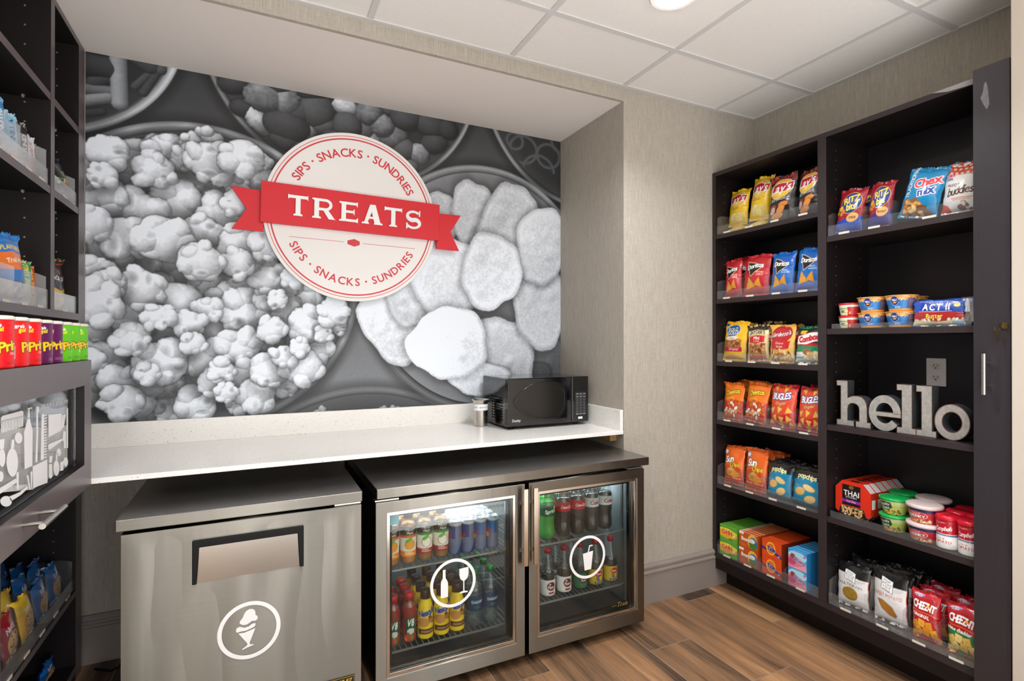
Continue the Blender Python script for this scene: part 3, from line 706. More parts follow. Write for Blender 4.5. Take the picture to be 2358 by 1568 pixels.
# ------------------------------------------------------------------ round sign
def build_sign():
    RED = mat('sign_red', 'd0202c', .42, spec=.35); WHT = mat('sign_white', 'e4e2e0', .45); REDL = mat('sign_red_print', 'c9323b', .5)
    cx, cz = .445, 1.909; Y = 2.66
    root = empty('treats_sign', (cx, Y, cz)); tag(root, 'round white wall sign with red ribbon reading TREATS', 'sign')
    Mi = Matrix.Rotation(math.radians(1.1), 4, 'Y')
    def add(name, mb, m, bevel=0):
        mb.move(Mi); o = obj(name, mb, m, root, bevel=bevel); return o
    add('disc', MB().prism(circ(0, 0, .407, n=128), 0, .018), WHT, .0015)
    r = MB(); r.ring(circ(0, 0, .392, n=128), circ(0, 0, .3895, n=128), -.0008, 0); r.ring(circ(0, 0, .380, n=128), circ(0, 0, .3735, n=128), -.0008, 0)
    add('border_rings', r, REDL)
    bt, bb, bx = .112, -.073, .421
    add('ribbon_band', MB().prism([(-.414, bb), (bx, bb), (bx, bt), (-.414, bt)], -.022, -.004), RED, .001)
    for sgn, x0, x1, nt in ((-1, -.400, -.528, -.470), (1, .415, .540, .490)):
        add('ribbon_tail', MB().prism([(x0, -.112), (x1, -.112), (nt, -.018), (x1 + .006 * sgn, .076), (x0, .072)], .000, .014), RED, .001)
    # serif letters, each stroke bevel-free, 6 mm thick, standing proud of the ribbon
    L = MB()
    cnt = [0]
    def poly(p): cnt[0] += 1; L.prism(p, -.031 - cnt[0] * 4e-6, -.0218)
    Hh = .093; z0 = -.034; tk = .021; th = .013
    def rect(x0, x1, a, b): poly([(x0, a), (x1, a), (x1, b), (x0, b)])
    def serif(xc, w, z, up):   # small foot or head
        d = .006 * up; poly([(xc - w / 2, z), (xc + w / 2, z), (xc + w / 2, z + d), (xc + w / 2 - .006, z + d * 1.5), (xc - w / 2 + .006, z + d * 1.5), (xc - w / 2, z + d)])
    def lT(xc, w):
        top = z0 + Hh; rect(xc - tk / 2, xc + tk / 2, z0, top); rect(xc - w / 2, xc + w / 2, top - th, top)
        for s in (-1, 1): poly([(xc + s * w / 2, top + .003), (xc + s * (w / 2 - .006), top), (xc + s * (w / 2 - .006), top - th), (xc + s * w / 2, top - th - .007)])
        serif(xc, tk + .018, z0, 1)
    def arcband(cx_, cz_, ro, ri, sx, a0, a1):
        o_, i_ = circ(cx_, cz_, ro * sx, ro, 20, a0, a1), circ(cx_, cz_, ri * sx, ri, 20, a0, a1)
        for k in range(20): poly([o_[k], o_[k + 1], i_[k + 1], i_[k]])
    def lR(x, w):
        rect(x + .006, x + .006 + tk, z0, z0 + Hh); serif(x + .006 + tk / 2, tk + .018, z0, 1); serif(x + tk / 2 + .006, tk + .018, z0 + Hh, -1)
        ro = .0275; cz_ = z0 + Hh - ro; rect(x + tk, x + w * .56, z0 + Hh - .012, z0 + Hh); rect(x + tk, x + w * .56, cz_ - ro, cz_ - ro + .012)
        arcband(x + w * .56, cz_, ro, .0155, 1.15, -90, 90)
        poly([(x + w * .42, cz_ - ro + .008), (x + w * .66, cz_ - ro + .008), (x + w - .002, z0 + .004), (x + w + .004, z0), (x + w * .72, z0)])
    def lE(x, w):
        rect(x + .006, x + .006 + tk, z0, z0 + Hh); serif(x + tk / 2 + .004, tk + .016, z0, 1); serif(x + tk / 2 + .004, tk + .016, z0 + Hh, -1)
        rect(x + tk, x + w, z0 + Hh - .012, z0 + Hh); rect(x + tk, x + w, z0, z0 + .012); rect(x + tk, x + w * .82, z0 + .042, z0 + .053)
        poly([(x + w - .006, z0 + Hh + .001), (x + w, z0 + Hh + .004), (x + w, z0 + Hh - .021), (x + w - .006, z0 + Hh - .014)])
        poly([(x + w - .006, z0), (x + w + .002, z0 - .003), (x + w + .002, z0 + .022), (x + w - .006, z0 + .014)])
        poly([(x + w * .82 - .005, z0 + .035), (x + w * .82, z0 + .035), (x + w * .82, z0 + .060), (x + w * .82 - .005, z0 + .060)])
    def lA(x, w):
        xc = x + w / 2; t_ = z0 + Hh + .002
        poly([(x + .010, z0), (x + .026, z0), (xc + .006, t_ - .012), (xc - .004, t_), (xc - .012, t_)]); poly([(x + w - .040, z0), (x + w - .010, z0), (xc + .014, t_), (xc - .012, t_)])
        rect(x + .03, x + w - .03, z0 + .026, z0 + .036); serif(x + .018, .034, z0, 1); serif(x + w - .023, .042, z0, 1)
    def lS(x, w):
        pts = []; xc = x + w / 2; R = .0255
        for k in range(41):
            f = k / 40; a = math.radians(40 + 230 * f) if f < .5 else None
            if f <= .5: q = f * 2; a = math.radians(35 + 225 * q); px_, pz_ = xc + math.cos(a) * w * .36, z0 + Hh - .028 + math.sin(a) * .0215
            else: q = (f - .5) * 2; a = math.radians(80 - 225 * q); px_, pz_ = xc + math.cos(a) * w * .38, z0 + .027 + math.sin(a) * .0215
            pts.append((px_, pz_))
        mid = 20; hw = [.0055 + .0050 * math.exp(-((k - 20) / 8) ** 2) for k in range(41)]
        for k in range(40):
            (ax, az), (bx_, bz) = pts[k], pts[k + 1]; dx, dz = bx_ - ax, bz - az; l = math.hypot(dx, dz) + 1e-9; nx_, nz_ = -dz / l, dx / l
            poly([(ax + nx_ * hw[k], az + nz_ * hw[k]), (bx_ + nx_ * hw[k + 1], bz + nz_ * hw[k + 1]), (bx_ - nx_ * hw[k + 1], bz - nz_ * hw[k + 1]), (ax - nx_ * hw[k], az - nz_ * hw[k])])
            L.prism(circ(bx_, bz, hw[k + 1], n=10), -.031, -.021)
        (ax, az) = pts[0]; poly([(ax + .002, az - .012), (ax + .009, az - .012), (ax + .009, az + .018), (ax + .003, az + .015)])
        (ax, az) = pts[-1]; poly([(ax - .002, az + .014), (ax - .010, az + .014), (ax - .010, az - .016), (ax - .003, az - .014)])
    xs = [(at(662, 470, 'Y', Y)[0] - cx, at(708, 470, 'Y', Y)[0] - cx), (at(719, 480, 'Y', Y)[0] - cx, at(769, 480, 'Y', Y)[0] - cx), (at(781, 490, 'Y', Y)[0] - cx, at(821, 490, 'Y', Y)[0] - cx), (at(830, 495, 'Y', Y)[0] - cx, at(879, 495, 'Y', Y)[0] - cx), (at(882, 500, 'Y', Y)[0] - cx, at(922, 500, 'Y', Y)[0] - cx), (at(929, 510, 'Y', Y)[0] - cx, at(967, 510, 'Y', Y)[0] - cx)]
    z0 = -.030
    lT((xs[0][0] + xs[0][1]) / 2, xs[0][1] - xs[0][0]); lR(xs[1][0], xs[1][1] - xs[1][0]); lE(xs[2][0], xs[2][1] - xs[2][0]); lA(xs[3][0], xs[3][1] - xs[3][0]); lT((xs[4][0] + xs[4][1]) / 2, xs[4][1] - xs[4][0]); lS(xs[5][0], xs[5][1] - xs[5][0])
    add('raised_letters', L, mat('sign_letter_white', 'ececec', .4))
    T_ = MB()
    def arctext(st, R, sgn, size, span):
        gl = []; 
        for ch in st:
            if ch == ' ': gl.append((None, .26)); continue
            if ch == '.': gl.append(('dot', .16)); continue
            vs, fs, ed = glyph_mesh(ch, offset=.018); x0 = min(v.x for v in vs); x1 = max(v.x for v in vs); gl.append(((vs, fs, x0), x1 - x0))
        Rm = R + (.36 if sgn > 0 else .33) * size; gap = (math.radians(span) * Rm / size - sum(w for _, w in gl)) / (len(gl) - 1); tot = sum(w + gap for _, w in gl) - gap; pen = -tot / 2
        for d, w in gl:
            a = (pen + w / 2) * size / Rm; c = pen
            if d == 'dot':
                rr = R + (.36 if sgn > 0 else .34) * size ; q = (rr * math.sin(a), sgn * rr * math.cos(a)); T_.prism(circ(q[0], q[1], .005, n=12), -.0008, 0)
            elif d:
                vs, fs, x0 = d; out = []
                for v in vs:
                    lx_ = (v.x - x0 - w / 2) * size; ly_ = v.y * size
                    if sgn > 0: rr = R + ly_; X = rr * math.sin(a) + lx_ * math.cos(a); Z = rr * math.cos(a) - lx_ * math.sin(a)
                    else: rr = R + .69 * size - ly_; X = rr * math.sin(a) + lx_ * math.cos(a); Z = -rr * math.cos(a) + lx_ * math.sin(a)
                    out.append((X, -.0008, Z))
                T_.add(out, fs)
            pen += w + gap
    arctext('SIPS . SNACKS . SUNDRIES', .292, 1, .056, 123); arctext('SIPS . SNACKS . SUNDRIES', .296, -1, .052, 124)
    add('red_lettering', T_, REDL)
    D = MB(); D.prism([(-.292, -.1225), (-.050, -.1225), (-.050, -.1243), (-.292, -.1243)], -.0008, 0); D.prism([(.040, -.1225), (.300, -.1225), (.300, -.1243), (.040, -.1243)], -.0008, 0)
    D.prism([(-.032, -.115), (0, -.105), (.026, -.115), (.026, -.132), (0, -.142), (-.032, -.132)], -.0008, 0)
    add('divider_line', D, REDL)
    S_ = MB()
    for (x, z) in ((-.2, .2), (.2, .2), (-.2, -.2), (.2, -.2)): S_.prism(circ(x, z, .012, n=12), .018, .0425)
    add('wall_spacer', S_, CHROME)
build_sign()

# ------------------------------------------------------------------ quartz counter
def quartz():
    m = bpy.data.materials.new('white_quartz'); m.use_nodes = True; nt = m.node_tree; N = nt.nodes; L = nt.links; b = N['Principled BSDF']
    g = N.new('ShaderNodeNewGeometry'); last = None
    base = (*srgb('e9e7e3'), 1); prev = None
    for sc, thr, col, w in ((150, .09, '91897c', .90), (80, .075, '7d756a', .84), (260, .15, 'd3cbbd', .6)):
        v = N.new('ShaderNodeTexVoronoi'); v.inputs['Scale'].default_value = sc; L.new(g.outputs['Position'], v.inputs['Vector'])
        lt = N.new('ShaderNodeMath'); lt.operation = 'LESS_THAN'; L.new(v.outputs['Distance'], lt.inputs[0]); lt.inputs[1].default_value = thr * 2
        sp = N.new('ShaderNodeSeparateColor'); L.new(v.outputs['Color'], sp.inputs[0])
        gt = N.new('ShaderNodeMath'); gt.operation = 'GREATER_THAN'; L.new(sp.outputs[0], gt.inputs[0]); gt.inputs[1].default_value = w
        ml = N.new('ShaderNodeMath'); ml.operation = 'MULTIPLY'; L.new(lt.outputs[0], ml.inputs[0]); L.new(gt.outputs[0], ml.inputs[1])
        mx = N.new('ShaderNodeMix'); mx.data_type = 'RGBA'; L.new(ml.outputs[0], mx.inputs[0]); mx.inputs[7].default_value = (*srgb(col), 1)
        if prev is None: mx.inputs[6].default_value = base
        else: L.new(prev, mx.inputs[6])
        prev = mx.outputs[2]
    L.new(prev, b.inputs['Base Color']); b.inputs['Roughness'].default_value = .22; return m
QUARTZ = quartz()
ct = obj('countertop', MB().box(-.608, 1.631, 2.107, 2.702, .853, .871), QUARTZ, bevel=.0015)
tag(ct, 'long white speckled quartz countertop set into the wall recess', 'countertop')
b1 = obj('backsplash', MB().box(-.608, 1.611, 2.684, 2.7015, .8712, .972), QUARTZ, ct, bevel=.001)
b2 = obj('side_splash', MB().box(1.6125, 1.6315, 2.110, 2.7015, .8712, .972), QUARTZ, ct, bevel=.001)
WOODM = mat('raw_pine', 'b98f57', .7, noise=((8, 60, 60), .15))
cle = obj('support_cleat', MB().box(1.594, 1.6325, 2.165, 2.66, .813, .8528), WOODM, bevel=.001)
tag(cle, 'raw pine support cleat screwed to the side wall under the countertop', 'wooden cleat')
obj('screw', MB().lathe([(0, 0), (.004, 0), (.004, .003), (0, .003)], 0, 0, 0, 10).move(Matrix.Translation((1.5925, 2.20, .836)) @ Matrix.Rotation(PI / 2, 4, 'Y')), BLACK, cle)

# ------------------------------------------------------------------ ceiling lights
for i, (lx, ly, lw) in enumerate(LAMPS):
    lab = ['round recessed ceiling light glowing at the top edge of the photo', 'round recessed ceiling light over the left freezer', 'round recessed ceiling light nearest the left shelves', 'round recessed ceiling light behind the middle of the room', 'round recessed ceiling light near the right-hand cream wall', 'round recessed ceiling light farthest from the mural'][i]
    o = obj('recessed_light', MB().lathe([(.062, -.002), (.064, -.006), (.083, -.006), (.088, -.0005), (.088, .0)], lx, ly, CEIL, 40, cap=False), mat('light_trim', 'e8e8e8', .4), smooth=True)
    tag(o, lab, 'ceiling light', 'recessed ceiling lights')
    obj('light_lens', MB().lathe([(0, -.020), (.030, -.018), (.050, -.012), (.062, -.004)], lx, ly, CEIL, 32, cap=False), mat('light_lens', 'fffaf2', emit=26), o)
# ------------------------------------------------------------------ freezer (solid steel door)
def sphere_noise_panel(x0, x1, z0, z1, y, th, amp=.0012, n=40):
    """slightly wavy sheet-metal door skin: grid front + box sides"""
    mb = MB(); m = 60; vs = []; fs = []
    for j in range(m + 1):
        for i in range(n + 1):
            u, v = i / n, j / m; e = min(u, 1 - u, v, 1 - v) * 12; e = min(1, e)
            vs.append((x0 + (x1 - x0) * u, y - amp * e * (math.sin(u * 13 + v * 2.5) + .6 * math.sin(u * 29 + 1 + math.sin(v * 5)) + .3 * math.sin(v * 8 + u * 4)), z0 + (z1 - z0) * v))
    for j in range(m):
        for i in range(n):
            a = j * (n + 1) + i; fs.append((a, a + 1, a + n + 2, a + n + 1))
    mb.add(vs, fs); mb.box(x0, x1, y + .0006, y + th, z0, z1); return mb
fz = empty('chest_cooler', (0, 2.26, 0)); fz.name = 'undercounter_freezer'
tag(fz, 'low stainless steel undercounter freezer with a white ice cream decal', 'freezer')
def P(name, mb, m, parent, bevel=0, smooth=False):
    o = obj(name, mb, m, None, bevel, smooth)
    if parent is not None:
        o.parent = parent; o.matrix_parent_inverse = Matrix.Translation(-parent.matrix_world.translation) if parent.type == 'EMPTY' and parent.parent is None else Matrix()
        if parent.type == 'EMPTY': o.location = (0, 0, 0); o.matrix_parent_inverse = Matrix.Translation(-Vector(parent.location))
    return o
P('cabinet', MB().box(-.345, .342, 1.975, 2.66, .05, .744), BLACK, fz, .004)
top = MB().box(-.3635, .348, 1.918, 2.668, .7435, .7795)
_t = P('steel_top', top, [STEEL, STEELH], fz, .0025)
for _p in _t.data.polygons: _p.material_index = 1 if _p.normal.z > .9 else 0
dr = P('door', sphere_noise_panel(-.348, .343, .06, .735, 1.915, .055), STEEL, fz, smooth=True)
hx0, hx1, ht, hb, hw = -.167, .154, .691, .557, .019
hp = MB()
outer = [(hx0, ht), (hx1, ht), (hx1, hb), (hx1 - .012, hb), (hx1 - .019, ht - .022), (hx0 + .019, ht - .022), (hx0 + .012, hb), (hx0, hb)]
hp.prism(outer, 1.903, 1.9145)
P('door_handle', hp, BLACK, dr, .002)
P('handle_pocket', MB().add([(hx0 + .014, 1.9125, hb + .002), (hx1 - .014, 1.9125, hb + .002), (hx1 - .019, 1.906, ht - .022), (hx0 + .019, 1.906, ht - .022), (hx0 + .014, 1.914, hb + .002), (hx1 - .014, 1.914, hb + .002), (hx1 - .019, 1.914, ht - .022), (hx0 + .019, 1.914, ht - .022)],
    [(0, 1, 2, 3), (4, 7, 6, 5), (0, 4, 5, 1), (1, 5, 6, 2), (2, 6, 7, 3), (3, 7, 4, 0)]), mat('pocket_steel', 'b9b5ad', .25, 1.0), dr)
P('hinge', MB().box(.255, .343, 1.925, 1.96, .7362, .7422), CHROME, dr)
def decal(parts, y, parent, name='decal'):
    mb = MB()
    for p in parts:
        if p[0] == 'ring': mb.ring(circ(p[1], p[2], p[3], n=72), circ(p[1], p[2], p[3] - p[4], n=72), y, y + .0006)
        else: mb.prism(p[1], y, y + .0006)
    return P(name, mb, VINYL, parent)
def rel(cx, cz, k, pts): return [(cx + a * k, cz + b * k) for a, b in pts]
c = (-.008, .379)
decal([('ring', c[0], c[1], .0915, .0125)], 1.9115, dr, 'decal_ring')
scoop = [(-.55, .52), (-.62, .62), (-.60, .74), (-.50, .86), (-.40, 1.0), (-.32, 1.22), (-.18, 1.42), (.02, 1.52), (.22, 1.50), (.38, 1.38), (.44, 1.20), (.44, 1.0), (.56, .90), (.60, .76), (.54, .62), (.42, .56), (.20, .60), (.05, .50), (-.15, .40), (-.38, .42)]
band = [(-.78, .30), (-.60, .34), (-.30, .20), (0, .24), (.2, .38), (.44, .40), (.44, .22), (.34, .12), (.1, .04), (-.2, -.04), (-.55, -.02), (-.78, -.06), (-.86, .05), (-.84, .2)]
cone = [(-.70, -.14), (-.3, -.16), (.44, .02), (.05, -.98), (.08, -1.12), (.30, -1.16), (.34, -1.22), (.12, -1.26), (-.20, -1.34), (-.44, -1.42), (-.44, -1.34), (-.20, -1.20), (-.10, -1.12), (-.12, -.98)]
decal([('p', rel(c[0] - .002, c[1] + .002, .043, q)) for q in (scoop, band, cone)], 1.9115, dr, 'ice_cream_decal')
A = Art(.32, '1a1813', 120)
A.rect(.02, .03, .98, .29, 'b8953c').rect(.035, .045, .965, .275, '1a1813').text('T-27 FZ', .62, .16, .17, 'd9b54a', bold=.05, shear=.2)
U, V = np.meshgrid(np.linspace(0, 1, 60), np.linspace(0, 1, 20))
def art_plane(name, art, x0, x1, z0, z1, y, parent, m=M_PAPER, n=80):
    U, V = np.meshgrid(np.linspace(0, 1, n), np.linspace(0, 1, max(4, int(n * art.h))))
    me = grid_mesh(name, np.stack([x0 + (x1 - x0) * U, U * 0 + y, z0 + (z1 - z0) * V], -1), art.sample(U, V)); me.materials.append(m)
    return P(name, me, [], parent)
_q = at(817, 1552, 'Y', 1.911); art_plane('rating_plate', A, float(_q[0]) - .105, float(_q[0]), float(_q[2]) - .034, float(_q[2]), 1.9118, dr)
for cx_ in (-.27, .26):
    P('caster', MB().lathe([(.012, .0), (.016, .002), (.016, .05), (.012, .052)], cx_, 2.0, 0, 16), BLACK, fz, smooth=True)
P('caster', MB().box(-.28, .28, 2.5, 2.53, 0, .05), BLACK, fz)
# cable on the floor
cb = P('power_cord', MB().tube([(-.56, 2.62, .012), (-.50, 2.58, .010), (-.43, 2.60, .03), (-.36, 2.55, .06), (-.352, 2.50, .12)], .005, 8), BLACK, fz, smooth=True)
# ------------------------------------------------------------------ glass door drinks cooler
fr = empty('drinks_cooler', (1.0, 2.26, 0)); tag(fr, 'low stainless steel drinks cooler with two glass doors', 'cooler')
INL = mat('cooler_liner', '8f979b', .35, .3); INB = mat('cooler_liner_dark', '20252a', .4)
_t = P('steel_top', MB().box(.3976, 1.627, 1.915, 2.668, .7435, .780), [STEEL, STEELH], fr, .0025)
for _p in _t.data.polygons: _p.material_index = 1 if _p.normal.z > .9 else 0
sh = MB()
sh.box(.402, .432, 1.958, 2.655, .055, .744).box(1.580, 1.610, 1.958, 2.655, .055, .744).box(.402, 1.610, 2.625, 2.655, .055, .744).box(.432, 1.580, 1.958, 2.625, .055, .085).box(.432, 1.580, 1.958, 2.625, .735, .744)
P('cabinet', sh, BLACK, fr)
P('liner', MB().box(.4325, .4345, 1.98, 2.624, .086, .734).box(1.5775, 1.5795, 1.98, 2.624, .086, .734).box(.4345, 1.5775, 2.621, 2.6245, .086, .734).box(.4345, 1.5775, 1.98, 2.621, .7325, .7345), INL, fr)
P('liner_floor', MB().box(.4345, 1.5775, 1.98, 2.621, .0855, .088), INB, fr)
P('centre_post', MB().box(.972, 1.018, 1.960, 1.990, .085, .735), BLACK, fr)
for (x0, x1) in ((.45, .94), (1.06, 1.55)):
    P('light_tube', MB().lathe([(.0, 0), (.010, .001), (.010, x1 - x0), (0, x1 - x0)], 0, 0, 0, 16).move(Matrix.Translation((x0, 2.14, .7215)) @ Matrix.Rotation(PI / 2, 4, 'Y')), mat('tube_glow', 'e6f4ff', emit=9), fr, smooth=True)
WIRE = mat('shelf_wire', '9a9d9c', .35, .7)
def wshelf(x0, x1, y0, y1, z):
    mb = MB(); n = int((x1 - x0) / .021)
    for i in range(n + 1):
        x = x0 + (x1 - x0) * i / n; mb.box(x - .0014, x + .0014, y0, y1, z - .003, z)
    for y in (y0, (y0 + y1) / 2, y1): mb.box(x0, x1, y - .003, y + .003, z - .009, z - .003)
    return P('wire_shelf', mb, WIRE, fr)
ZS = {'LU': .452, 'LL': .146, 'RU': .441, 'RL': .192}
wshelf(.440, .965, 1.995, 2.60, ZS['LU']); wshelf(.440, .965, 1.995, 2.60, ZS['LL']); wshelf(1.024, 1.545, 1.995, 2.60, ZS['RU']); wshelf(1.024, 1.545, 1.995, 2.60, ZS['RL'])
for x in (1.555, .952):
    P('shelf_track', MB().box(x, x + .008, 2.02, 2.032, .12, .70), WIRE, fr)
GLASS = clear_mat('cooler_glass', (.90, .93, .91), f0=.03, rough=.0)
def gdoor(x0, x1, z0, z1, hs):
    d = P('door', MB().box(x0, x1, 1.9, 1.9, z0, z1), BLACK, fr); bpy.data.objects.remove(d)
    fw = .040; mb = MB(); o = [(x0, z0), (x1, z0), (x1, z1), (x0, z1)]; i = [(x0 + fw, z0 + fw + .02), (x1 - fw, z0 + fw + .02), (x1 - fw, z1 - fw), (x0 + fw, z1 - fw)]
    mb.ring(o, i, 1.905, 1.953)
    d = P('door', mb, STEEL, fr, .002)
    i2 = [(a + (.012 if k in (0, 3) else -.012), b + (.012 if k < 2 else -.012)) for k, (a, b) in enumerate(i)]
    P('inner_trim', MB().ring(i, i2, 1.910, 1.925), mat('trim_steel', 'cfc6bb', .16, 1.0), d, .001)
    i3 = [(a + (.012 if k in (0, 3) else -.012), b + (.012 if k < 2 else -.012)) for k, (a, b) in enumerate(i2)]
    P('gasket', MB().ring(i2, i3, 1.930, 1.950), BLACK, d)
    P('glass', MB().box(i[0][0] + .002, i[1][0] - .002, 1.9262, 1.9290, i[0][1] + .002, i[2][1] - .002), GLASS, d)
    hx = x1 - .011 if hs > 0 else x0 + .016
    h = MB(); h.box(hx - .010, hx + .010, 1.872, 1.880, z1 - .318, z1 - .012)
    h.box(hx - .006, hx + .006, 1.880, 1.9045, z1 - .080, z1 - .068).box(hx - .006, hx + .006, 1.880, 1.9045, z1 - .270, z1 - .258)
    P('door_handle', h, mat('handle_steel', 'cdbfae', .2, 1.0), d, .002)
    hx = x0 if hs > 0 else x1 - .085
    P('hinge', MB().box(hx, hx + .085, 1.915, 1.945, z1 + .0015, z1 + .0065), CHROME, d)
    return d
d1 = gdoor(.391, .985, .045, .734, 1); d2 = gdoor(1.003, 1.590, .045, .734, -1)
y = 1.9250
decal([('ring', .688, .387, .0915, .0115)], y, d1, 'decal_ring')
bot = [(-.30, -1.05), (.32, -1.05), (.32, .10), (.24, .32), (.12, .50), (.10, 1.05), (.12, 1.22), (-.12, 1.22), (-.12, 1.05), (-.14, .50), (-.26, .32), (-.30, .10)]
gls = [(-.38, 1.05), (.42, 1.10), (.44, .55), (.34, .20), (.06, -.02), (.06, -.82), (.36, -.92), (.36, -1.0), (-.34, -1.0), (-.34, -.92), (-.04, -.82), (-.04, -.02), (-.30, .20), (-.38, .55)]
decal([('p', rel(.652, .387, .046, bot)), ('p', rel(.730, .387, .046, gls))], y, d1, 'bottle_and_glass_decal')
decal([('ring', 1.299, .378, .0915, .0115)], y, d2, 'decal_ring')
cup = [(-.62, .50), (-.08, .56), (.10, 1.20), (.48, 1.18), (.48, 1.08), (.18, 1.08), (.04, .57), (.52, .62), (.30, -1.05), (-.42, -1.08)]
decal([('p', rel(1.303, .372, .046, cup))], y, d2, 'drink_cup_decal')
A = Art(.42, (.12, .13, .12), 120).text('True', .5, .22, .42, '8d7a35', shear=.4, bold=.0); A.line(.02, .2, .3, .2, .02, '8d7a35')
tm = MB(); vs, fs, ed = glyph_mesh('True'); tm.add([(1.452 + v.x * .030 + v.y * .010, 1.9255, .128 + v.y * .030) for v in vs], fs); tm.box(1.425, 1.452, 1.9254, 1.9256, .136, .1375)
P('maker_script', tm, mat('gold_print', '8d7a35', .4), d2)
for cx_ in (.5, 1.0, 1.54):
    P('foot', MB().lathe([(.018, 0), (.018, .006), (.010, .008), (.010, .055)], cx_, 2.0, 0, 16), BLACK, fr, smooth=True)
    P('foot', MB().lathe([(.018, 0), (.018, .006), (.010, .008), (.010, .055)], cx_, 2.6, 0, 16), BLACK, fr, smooth=True)
st = P('energy_sticker', MB().box(.436, .480, 1.9294, 1.9297, .640, .676), mat('teal_sticker', '3f93a8', .5), d1)

# ------------------------------------------------------------------ microwave
def microwave():
    x0, x1, yf, yb, z0, z1 = 1.122, 1.592, 2.352, 2.668, .8835, 1.124
    r = empty('microwave', ((x0 + x1) / 2, (yf + yb) / 2, .871)); tag(r, 'black countertop microwave oven with an oval door window', 'microwave')
    bx = MB().box(x0, x1, yf + .022, yb, z0, z1); P('casing', bx, BLACKG, r, .006)
    v = MB()
    for i in range(6):
        for j in range(9):
            ya = yf + .06 + i * .024; za = z0 + .030 + j * .0135
            v.prism([(ya, za), (ya + .016, za), (ya + .016, za + .004), (ya + .012, za + .007), (ya + .004, za + .007), (ya, za + .004)], x0 - .0006, x0 + .0002, 'X')
    P('side_vents', v, mat('vent_black', '020202', .9, spec=.1), r)
    xd = x0 + .366
    d = P('door', MB().box(x0 - .001, xd - .001, yf, yf + .0215, z0 + .004, z1 + .001), BLACKG, r, .005)
    # window: rounded teardrop, pointed to the left
    def tear(k, cx=x0 + .205, cz=z0 + .122):
        pts = []
        for i in range(64):
            a = 2 * PI * i / 64; ca, sa = math.cos(a), math.sin(a)
            sx = .160 if ca < 0 else .118; p = .95 if ca < 0 else .55
            X = sx * math.copysign(abs(ca) ** p, ca); Z = .088 * math.copysign(abs(sa) ** (.95 if ca < 0 else .75), sa)
            if ca < 0: Z *= 1 - .38 * ca * ca
            pts.append((cx + X * k, cz + Z * k + .004))
        return pts
    P('window_rim', MB().ring(tear(1.10), tear(.98), yf - .004, yf + .0005), mat('rim_black', '101013', .12, spec=.6), d, .0015)
    P('window', MB().prism(tear(.99), yf - .0008, yf + .0004), mat('window_smoke', '1d1b17', .12, spec=.5), d)
    P('control_panel', MB().box(xd + .001, x1 + .0005, yf, yf + .0215, z0 + .004, z1 + .001), BLACKG, r, .005)
    A = Art(1.85, (.035, .035, .04), 90)
    for j in range(8):
        for i in range(3):
            x, zz = .2 + i * .3, 1.66 - j * .215
            if j < 2: A.rect(x - .12, zz - .07, x + .12, zz + .07, '6a6a6e').rect(x - .105, zz - .055, x + .105, zz + .055, '0b0b0c').line(x - .07, zz, x + .07, zz, .03, 'bcbcc0')
            elif j < 7: A.ell(x, zz, .12, .085, '66666a').ell(x, zz, .10, .066, '0b0b0c').text('123456789'[(j - 2) * 3 + i] if j < 5 else '0', x, zz, .1, 'b0b0b4', bold=.02)
            else: A.rect(x - .12, zz - .07, x + .12, zz + .07, '77777b').rect(x - .1, zz - .05, x + .1, zz + .05, '0b0b0c').line(x - .06, zz, x + .06, zz, .03, 'c8c8cc')
    art_plane('keypad', A, xd + .020, x1 - .012, z0 + .035, z0 + .163, yf - .0006, d.parent, n=60)
    P('status_label', MB().box(xd + .040, xd + .066, yf - .0008, yf, z0 + .020, z0 + .031), VINYL, r)
    vs, fs, _ = glyph_mesh('Danby', offset=.02); t = MB(); t.add([(x0 + .022 + q.x * .018, yf - .0006, z0 + .027 + q.y * .018) for q in vs], fs); P('maker_name', t, mat('pale_print', 'b9bcc2', .4), d)
    f_ = MB()
    for xx in (x0 + .04, x1 - .05):
        for yy in (yf + .05, yb - .05):
            P('foot', MB().lathe([(.013, .8712), (.013, .884)], xx, yy, 0, 14), BLACK, r)
microwave()
# ------------------------------------------------------------------ steel utensil cup with printed band
q = (1.062, 2.555)
pr = [(.031, 0), (.0335, .002), (.0365, .07), (.0385, .125), (.046, .134), (.0465, .136), (.044, .1355), (.0372, .128), (.033, .01)]
c = obj('utensil_cup', MB().lathe([(r, z) for r, z in pr], 0, 0, 0, 48, cap=False).lathe([(0, .003), (.033, .003)], 0, 0, 0, 24, cap=False), CHROME, smooth=True)
c.location = (q[0], q[1], .8713); tag(c, 'brushed steel utensil cup with a white printed band beside the microwave', 'cup')
A = Art(.16, 'eef0f2', 260)
for k, (tx_, cc) in enumerate((('knives', '4a4a52'), ('forks', '8a3a5a'), ('spoons', '4e5a66'), ('spoons', '7aa23a'), ('spoons', '3a8fc0'), ('forks', '6a6a6a'))):
    A.text(tx_, .085 + k * .166, .085, .05, cc, bold=.02)
P_, C_ = lab_cyl(A, [(.0374, 0), (.0388, .032)], arc=360, nth=220, nz=24)
bd = grid_mesh('printed_band', P_, C_, True); bd.materials.append(M_PAPER); bd = obj('printed_band', bd, [], c, smooth=False); bd.location = (0, 0, .082); bd.rotation_euler = (0, 0, math.radians(25))

